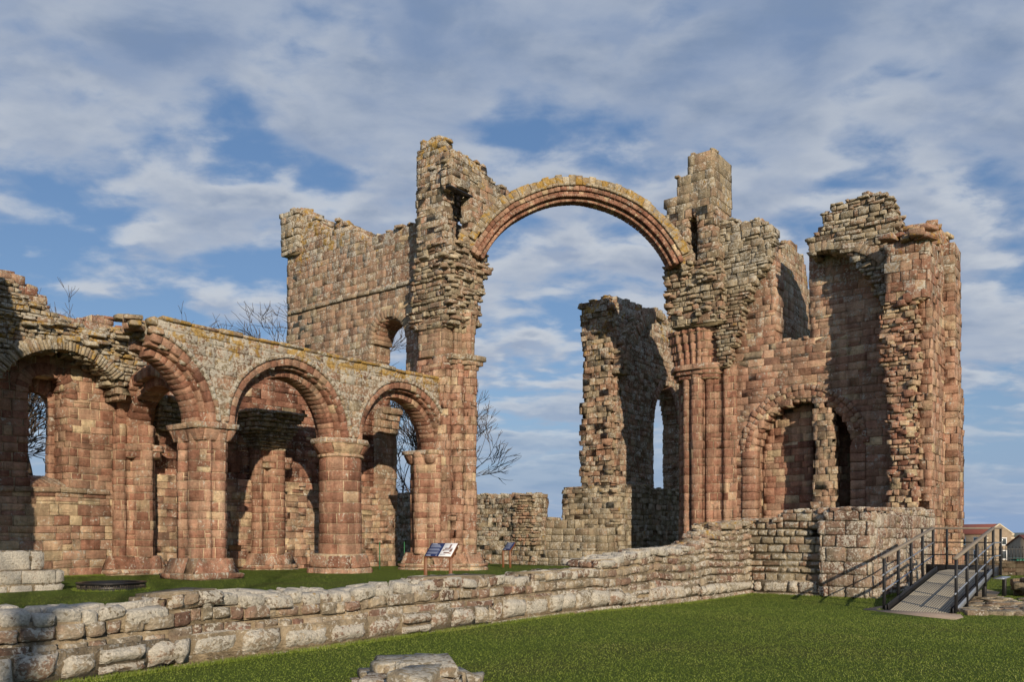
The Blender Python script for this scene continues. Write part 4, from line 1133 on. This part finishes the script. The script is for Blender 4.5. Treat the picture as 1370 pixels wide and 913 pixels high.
# ================================================================== INFORMATION SIGNS
def lectern(px, py, z0, wid, yaw, dep, double, label):
    d = (EYE - z0) * F / (py - 715.); X = (px - 685.) / F
    o = empty('information_sign', (X * d, d, z0), label, 'information sign', 'information signs on the lawn')
    o.rotation_euler = (0, 0, 0)
    cy, sy = math.cos(yaw), math.sin(yaw)
    def T(x, y, z): return (X * d + x * cy - y * sy, d + x * sy + y * cy, z0 + z)
    h0, h1 = .78, 1.12; w = wid / 2
    tl = math.hypot(dep, h1 - h0); nz = dep / tl; ny = -(h1 - h0) / tl
    for sd in (-1, 1):
        m = MB(); x = sd * (w - .03)
        m.bar(T(x, .0, -.1), T(x, .0, h0 - .03), .06, .09, .005); m.build('leg', M_RUST, o, uv=False)
    m = MB()
    def slab(m, xa, xb, ta, tb, n0, n1, b=.003):
        P = []
        for j in range(8):
            x = xb if j & 1 else xa; t = tb if j & 2 else ta; nn = n1 if j & 4 else n0
            P.append(T(x, dep * t - .04 + ny * nn, h0 + (h1 - h0) * t + nz * nn))
        m.block(P, b)
    slab(m, -w, w, 0, 1, -.05, -.012, .006)
    for sd in (-1, 1): m.bar(T(sd * (w - .03), -.02, h0 - .06), T(sd * (w - .03), dep - .06, h1 - .1), .06, .08)
    m.build('frame', M_RUST, o, uv=False)
    split = 0.02 if double else w - .01
    m = MB(); slab(m, -w + .01, split, .02, .98, -.01, .002); bp_ = m.build('blue_panel', M_BLUE, o, uv=False)
    m = MB()
    nl = 9
    for i in range(nl):
        t = .82 - i * .075
        if i in (3, 6): continue
        slab(m, -w + .05, split - ru(.04, .12), t, t + .022, .0005, .004, .0005)
    slab(m, -w + .05, -w + .2, .9, .935, .0005, .004, .0005); slab(m, -w + .05, -w + .18, .06, .1, .0005, .004, .0005); slab(m, -.06, -.04, .05, .11, .0005, .004, .0005)
    m.build('text_lines', M_PALETXT, bp_, uv=False)
    if double:
        m = MB(); slab(m, split + .002, w - .01, .02, .98, -.01, .002); wp = m.build('white_panel', M_WHITE, o, uv=False)
        m = MB()
        for (a, b, t0, t1) in ((.1, .24, .5, .58), (.12, .28, .22, .32), (.2, .25, .58, .88), (.26, .33, .34, .56), (.06, .11, .4, .5), (.28, .34, .2, .26)):
            slab(m, a, b, t0, t1, .0005, .004, .0005)
        m.build('picture', M_INKR, wp, uv=False)
        m = MB()
        for (a, b, t0, t1) in ((.08, .3, .42, .48), (.05, .2, .12, .18), (.1, .2, .6, .66), (.25, .33, .58, .63)): slab(m, a, b, t0, t1, .0005, .0035, .0005)
        m.build('picture', M_INK, wp, uv=False)
lectern(586, 786.5, .22, .78, math.radians(-24), .4, True, 'larger brown information sign with blue and white panel behind the front wall')
lectern(678, 760.5, .08, .46, math.radians(-40), .36, False, 'smaller brown information sign with plain navy panel near the back wall')
for px, lab in ((508, 'thin green rod standing against the jamb, left of the two'), (541, 'thin green rod standing in the arch shade, right of the two')):
    m = MB(); a, b, X = ray(px); d = 33.; m.tube([(a * d, b * d, -.1), (a * d, b * d, 1.25)], [.022, .022], 6)
    tag(m.build('marker_rod', M_GRN), lab, 'rod', 'green marker rods')

# ================================================================== BEYOND: fence wall, houses, bin
fw = MB(); fx0, fx1, fy = 17.6, 26., 34.
def xy2uv(x, y): return SA * x + CA * y, -CA * x + SA * y
m = MB(); S_DARK = stone_mat('dark_rubble', R_GRY, (.14, .12, .085), wsc=14., tint=.36); FWs = style(hue=(.3, .7), val=(.1, .5), lich=.1, L=(.25, .5), ch=(.12, .2), amp=.02, p=(-.02, .04))
def rectxy(x0, x1, y0, y1): return [xy2uv(x0, y0), xy2uv(x1, y0), xy2uv(x1, y1), xy2uv(x0, y1)]
m.mass(-.3, .45, lambda z: rectxy(fx0, fx1, fy, fy + .4), FWs)
tag(m.build('garden_wall', S_DARK), 'low dark stone wall under the iron railings at far right', 'wall')
fe = empty('iron_railings', (21.5, fy + .2, .45), 'black iron railings standing on the low wall in front of the houses', 'fence')
m = MB(); x = fx0
while x < fx1:
    m.bar((x, fy + .2, .44), (x, fy + .2, 1.0), .02, .02, .002); m.tube([(x, fy + .2, 1.0), (x, fy + .2, 1.07)], [.016, .002], 5); x += .14
m.build('bars', M_BLACK, fe, uv=False)
m = MB()
for z in (.55, .93): m.bar((fx0, fy + .2, z), (fx1, fy + .2, z), .03, .03)
m.build('rails', M_BLACK, fe, uv=False)
x = fx0 + .3
while x < fx1:
    m = MB(); m.bar((x, fy + .22, .4), (x, fy + .22, 1.1), .05, .05); m.build('post', M_BLACK, fe, uv=False); x += 2.1

def house(cx, cy, yaw, L_, Wd, he, hr, z0, label, wins):
    o = empty('stone_house', (cx, cy, z0), label, 'house')
    c, s = math.cos(yaw), math.sin(yaw)
    def T(x, y, z): return (cx + x * c - y * s, cy + x * s + y * c, z0 + z)
    h, w = L_ / 2, Wd / 2
    m = MB()
    vs = [T(-h, -w, 0), T(h, -w, 0), T(h, w, 0), T(-h, w, 0), T(-h, -w, he), T(h, -w, he), T(h, w, he), T(-h, w, he), T(-h, 0, hr), T(h, 0, hr)]
    m.add(vs, [(0, 1, 5, 4), (2, 3, 7, 6), (1, 2, 6, 9, 5), (3, 0, 4, 8, 7), (4, 5, 9, 8), (6, 7, 8, 9)]); m.build('walls', M_HSTONE, o, uv=False)
    m = MB()
    for sd in (-1, 1):
        P = []
        for j in range(8):
            x = (h - .25) if j & 1 else -h - .1; t = 1. if j & 2 else 0.; k = .22 if j & 4 else .02
            P.append(T(x, sd * (w + .25) * (1 - t), he - .15 + (hr - he + .15) * t + k))
        if sd > 0: P = [P[i ^ 1] for i in range(8)]
        m.block(P, .02)
    m.build('roof', M_TILE, o, uv=False)
    m = MB()
    for sd in (-1, 1): m.bar(T(h - .1, sd * (w + .05), he - .02), T(h - .1, 0, hr + .18), .3, .22)
    for k in range(9): m.bar(T(h + .01, w - .25, .3 + k * .62), T(h + .01, w - .25, .62 + k * .62), .08, .7 if k % 2 else .45); m.bar(T(h + .01, -w + .25, .3 + k * .62), T(h + .01, -w + .25, .62 + k * .62), .08, .7 if k % 2 else .45)
    m.build('gable_trim', M_HPALE, o, uv=False)
    for (face, t, z, ww, hh) in wins:
        m = MB(); g2 = MB()
        if face == 'S': A = lambda a, d, zz: T(a, -w - d, zz)
        else: A = lambda a, d, zz: T(h + d, a, zz)
        for (x0, x1, y0, y1, d) in ((-ww / 2 - .15, ww / 2 + .15, hh, hh + .18, .06), (-ww / 2 - .15, ww / 2 + .15, -.18, 0, .08), (-ww / 2 - .12, -ww / 2, 0, hh, .05), (ww / 2, ww / 2 + .12, 0, hh, .05)):
            m.block([A(t + (x1 if j & 1 else x0), -.1 if j & 4 else d, z + (y1 if j & 2 else y0)) for j in range(8)], .01)
        g2.block([A(t + (ww / 2 if j & 1 else -ww / 2), -.05 if j & 4 else .012, z + (hh if j & 2 else 0)) for j in range(8)], .01)
        f_ = m.build('window', M_WHITE, o, uv=False); g2.build('pane', M_GLASS, f_, uv=False)
house(88.2, 157.3, math.radians(-82), 14, 5.8, 5.5, 7.2, EYE + 1.85 - 7.4, 'long stone house with red tiled roof and pale gable beyond the railings', [('S', 4.6, 3.6, 1., 1.2), ('S', 1.2, 3.6, 1., 1.2), ('S', -2.2, 3.6, 1., 1.2), ('S', 4.6, 1., 1., 1.4), ('S', 1.2, 1., 1., 1.4), ('E', .9, 1., .9, 1.4), ('E', .9, 3.6, .8, 1.1)])
house(76.0, 113., math.radians(-4), 12, 6.5, 3.6, 4.9, EYE - .1 - 5.1, 'smaller red roofed house cut off by the right edge of the view', [('S', -4, 1., 1., 1.4), ('S', 0, 1., 1., 1.4)])
bn = empty('waste_bin', ((1363 - 685) / F * 55, 55, ground(*xy2uv(33.9, 55))), 'green plastic bin behind the railings at far right', 'bin')
m = MB(); bx, by, bz_ = origin(bn); bz_ = EYE - 1.75
m.block([(bx + (.35 if j & 1 else -.35) * (1 if j & 4 else .85), by + (.35 if j & 2 else -.35), bz_ - .75 + (.8 if j & 4 else 0)) for j in range(8)], .04); m.build('body', M_TEAL, bn, uv=False)
m = MB(); m.block([(bx + (.4 if j & 1 else -.4), by + (.42 if j & 2 else -.4), bz_ + .06 + (.09 if j & 4 else 0)) for j in range(8)], .03); m.build('lid', M_TEAL, bn, uv=False)

# ================================================================== TREES
def tree(px, depth, H, spread, label, seed, rt=.28, lean=0., first=.37, group='bare trees behind the ruin', nlev=7, pos=None, tmin=.02):
    rnd = random.Random(seed)
    x0, y0 = ((px - 685.) / F * depth, depth) if pos is None else W(*pos)[:2]
    z0 = ground(*xy2uv(x0, y0)) - .2
    o = empty('bare_tree', (x0, y0, z0 + .2), label, 'tree', group)
    tk = MB(); cr = MB()
    def grow_(p, d, r, L, lev):
        n = 4 if lev < 4 else 3; pts = [p]; rad = [r]
        d = d.copy()
        for k in range(n):
            d = d + np.array([rnd.gauss(0, .13), rnd.gauss(0, .13), rnd.gauss(.03, .08)]) * (1.3 if lev else .4)
            d /= np.linalg.norm(d); p = p + d * L / n; pts.append(p); rad.append(r * (1 - .42 * (k + 1) / n))
        (tk if lev == 0 else cr).tube(pts, rad, 8 if lev == 0 else (6 if lev < 3 else (4 if lev < 5 else 3)))
        if lev >= nlev: return
        nb = rnd.choice((3, 4)) if lev < 2 else rnd.choice((2, 3, 3))
        for k in range(nb):
            t = 1. if k == 0 else rnd.uniform(.35, 1.)
            i = min(n, max(1, int(round(t * n)))); q = pts[i]
            ang = rnd.uniform(.3, .85) if k else rnd.uniform(.05, .35)
            ax = np.array([rnd.gauss(0, 1), rnd.gauss(0, 1), rnd.gauss(0, .3)]); ax -= d * (ax @ d); ax /= (np.linalg.norm(ax) or 1)
            nd = d * math.cos(ang) + ax * math.sin(ang) * spread; nd[2] += .05; nd /= np.linalg.norm(nd)
            grow_(q, nd, max(tmin, rad[i] * rnd.uniform(.6, .85) * (1 if k == 0 else .8)), L * rnd.uniform(.62, .85), lev + 1)
    grow_(np.array([x0, y0, z0]), np.array([lean, 0, 1.]), rt, H * first, 0)
    tk.build('trunk', M_BARK, o, uv=False); cr.build('crown', M_TWIG, o, uv=False)
tree(52, 38, 9., 1.25, 'bare tree filling the aisle window at far left', 11, .42, tmin=.022)
tree(128, 54, 15.2, 1., 'bare tree top showing above the left wall', 12, .3)
tree(366, 60, 17.2, 1., 'bare tree rising left of the tall transept wall', 23, .32)
tree(566, 56, 12.4, .95, 'bare spreading tree behind the pier, seen through the arches', 5, .34)
tree(176, 58, 15.2, 1.1, 'low bare tree top over the arcade end', 31, .25)
# outside the frame, casting the shadows that reach into it
tree(0, 0, 16, .9, 'bare tree behind the viewpoint shading the left end of the front wall', 3, .2, first=.62, nlev=2, pos=(-8.75, -6.4), group=None)
m = MB(); m.wall('V', 21.6, 2.2, [[(1.5, -.1), (7.0, -.1), (6.9, 6), (7.05, 8.5), (6.6, 10.8), (4, 11.6), (1.5, 11.6)]], ASH_R)
tag(m.build('west_front_wall', S_RED), 'tall west front wall standing left of the view and shading the aisle', 'ruin')

# ================================================================== LIGHT, SKY, CAMERA
EL = math.radians(19.5)
du, dv = .60, .80
lx, ly, _ = W(du, dv); ln = math.hypot(lx, ly); lx /= ln; ly /= ln      # horizontal travel of light
sun = bpy.data.lights.new('sun', 'SUN'); sun.energy = 5.; sun.angle = math.radians(.53); sun.color = (1., .835, .62)
so = bpy.data.objects.new('sun', sun); COL.objects.link(so)
from mathutils import Vector
d = Vector((lx * math.cos(EL), ly * math.cos(EL), -math.sin(EL)))
so.rotation_euler = d.to_track_quat('-Z', 'Y').to_euler(); so.location = (5, -20, 30)

w = bpy.data.worlds.new('World'); scene.world = w; w.use_nodes = True
t = w.node_tree; t.nodes.clear(); g = G(t)
out = g.n('ShaderNodeOutputWorld'); bg = g.n('ShaderNodeBackground'); g.l(bg.outputs[0], out.inputs[0])
sky = g.n('ShaderNodeTexSky', sky_type='NISHITA'); sky.sun_disc = False; sky.sun_elevation = EL
sky.sun_rotation = math.atan2(-lx, -ly); sky.air_density = 1.; sky.dust_density = .6; sky.ozone_density = 1.5
bg.inputs['Strength'].default_value = .095
tc = g.n('ShaderNodeTexCoord').outputs['Generated']
sx = g.n('ShaderNodeSeparateXYZ'); g.l(tc, sx.inputs[0])
zz = g.math('ADD', g.math('MAXIMUM', sx.outputs[2], 0.), .22)
cx = g.n('ShaderNodeCombineXYZ'); g.l(g.math('DIVIDE', sx.outputs[0], zz), cx.inputs[0]); g.l(g.math('DIVIDE', sx.outputs[1], zz), cx.inputs[1])
pl = cx.outputs[0]
def mapped(sc, loc=(0, 0, 0), rot=0.):
    mp = g.n('ShaderNodeMapping'); mp.inputs['Scale'].default_value = sc; mp.inputs['Location'].default_value = loc; mp.inputs['Rotation'].default_value = (0, 0, rot); g.l(pl, mp.inputs[0]); return mp.outputs[0]
big = g.noise(mapped((.6, .8, 1), (3.1, 1.7, 0)), 1., 2, .5)
def cl(o): return g.math('ADD', g.math('MULTIPLY', g.noise(mapped((1.6, 2.3, 1), (.4 + o[0], 5.2 + o[1], 0)), 2.1, 3, .45, .3), .68), g.math('MULTIPLY', g.noise(mapped((1.6, 2.0, 1), (2.4 + o[0], 1.2 + o[1], 0)), 6., 8, .56, .2), .32))
mid = cl((0, 0)); mid2 = cl((.03, -.13))
high = g.step(sx.outputs[2], .30, .52)
dens = g.math('ADD', g.math('ADD', g.math('MULTIPLY', mid, .95), g.math('MULTIPLY', big, .55)), g.math('MULTIPLY', high, .07))
cov = g.step(dens, .64, .80)
low = g.step(sx.outputs[2], .02, .2)
cov = g.math('MULTIPLY', cov, g.math('ADD', .30, g.math('MULTIPLY', low, .64)))
lit = g.step(g.math('SUBTRACT', mid, mid2), -.05, .10)
thick = g.step(g.math('ADD', dens, g.math('MULTIPLY', high, .08)), .72, .98)
cc = g.mix(thick, (6.6, 6.9, 7.3), (2.2, 3.0, 4.5))
cc = g.mix(lit, g.mix(.6, cc, (2.0, 2.9, 4.7)), cc)
cc = g.mix(g.math('MULTIPLY', g.step(g.noise(mapped((1., 1.4, 1), (7.7, 3.1, 0)), 3.2, 7, .55, .3), .40, .66), .55), cc, (5.2, 5.7, 6.5))
base = g.mix(.4, sky.outputs[0], (1.1, 2.6, 5.8))
base = g.mix(g.math('SUBTRACT', 1., g.step(sx.outputs[2], -.02, .20)), base, (2.7, 3.9, 6.0))
g.l(g.mix(cov, base, cc), bg.inputs[0])

cam = bpy.data.cameras.new('camera'); co = bpy.data.objects.new('camera', cam); COL.objects.link(co)
co.location = (0, 0, EYE); co.rotation_euler = (math.pi / 2, 0, 0)
cam.sensor_width = 36.; cam.lens = F / 1370. * 36.; cam.shift_y = (715. - 456.5) / 1370.
cam.clip_end = 20000.; cam.clip_start = .1
scene.camera = co
scene.render.resolution_x, scene.render.resolution_y = 1024, 683
vs = scene.view_settings; vs.view_transform = 'Standard'; vs.look = 'None'; vs.exposure = 0.; vs.gamma = 1.
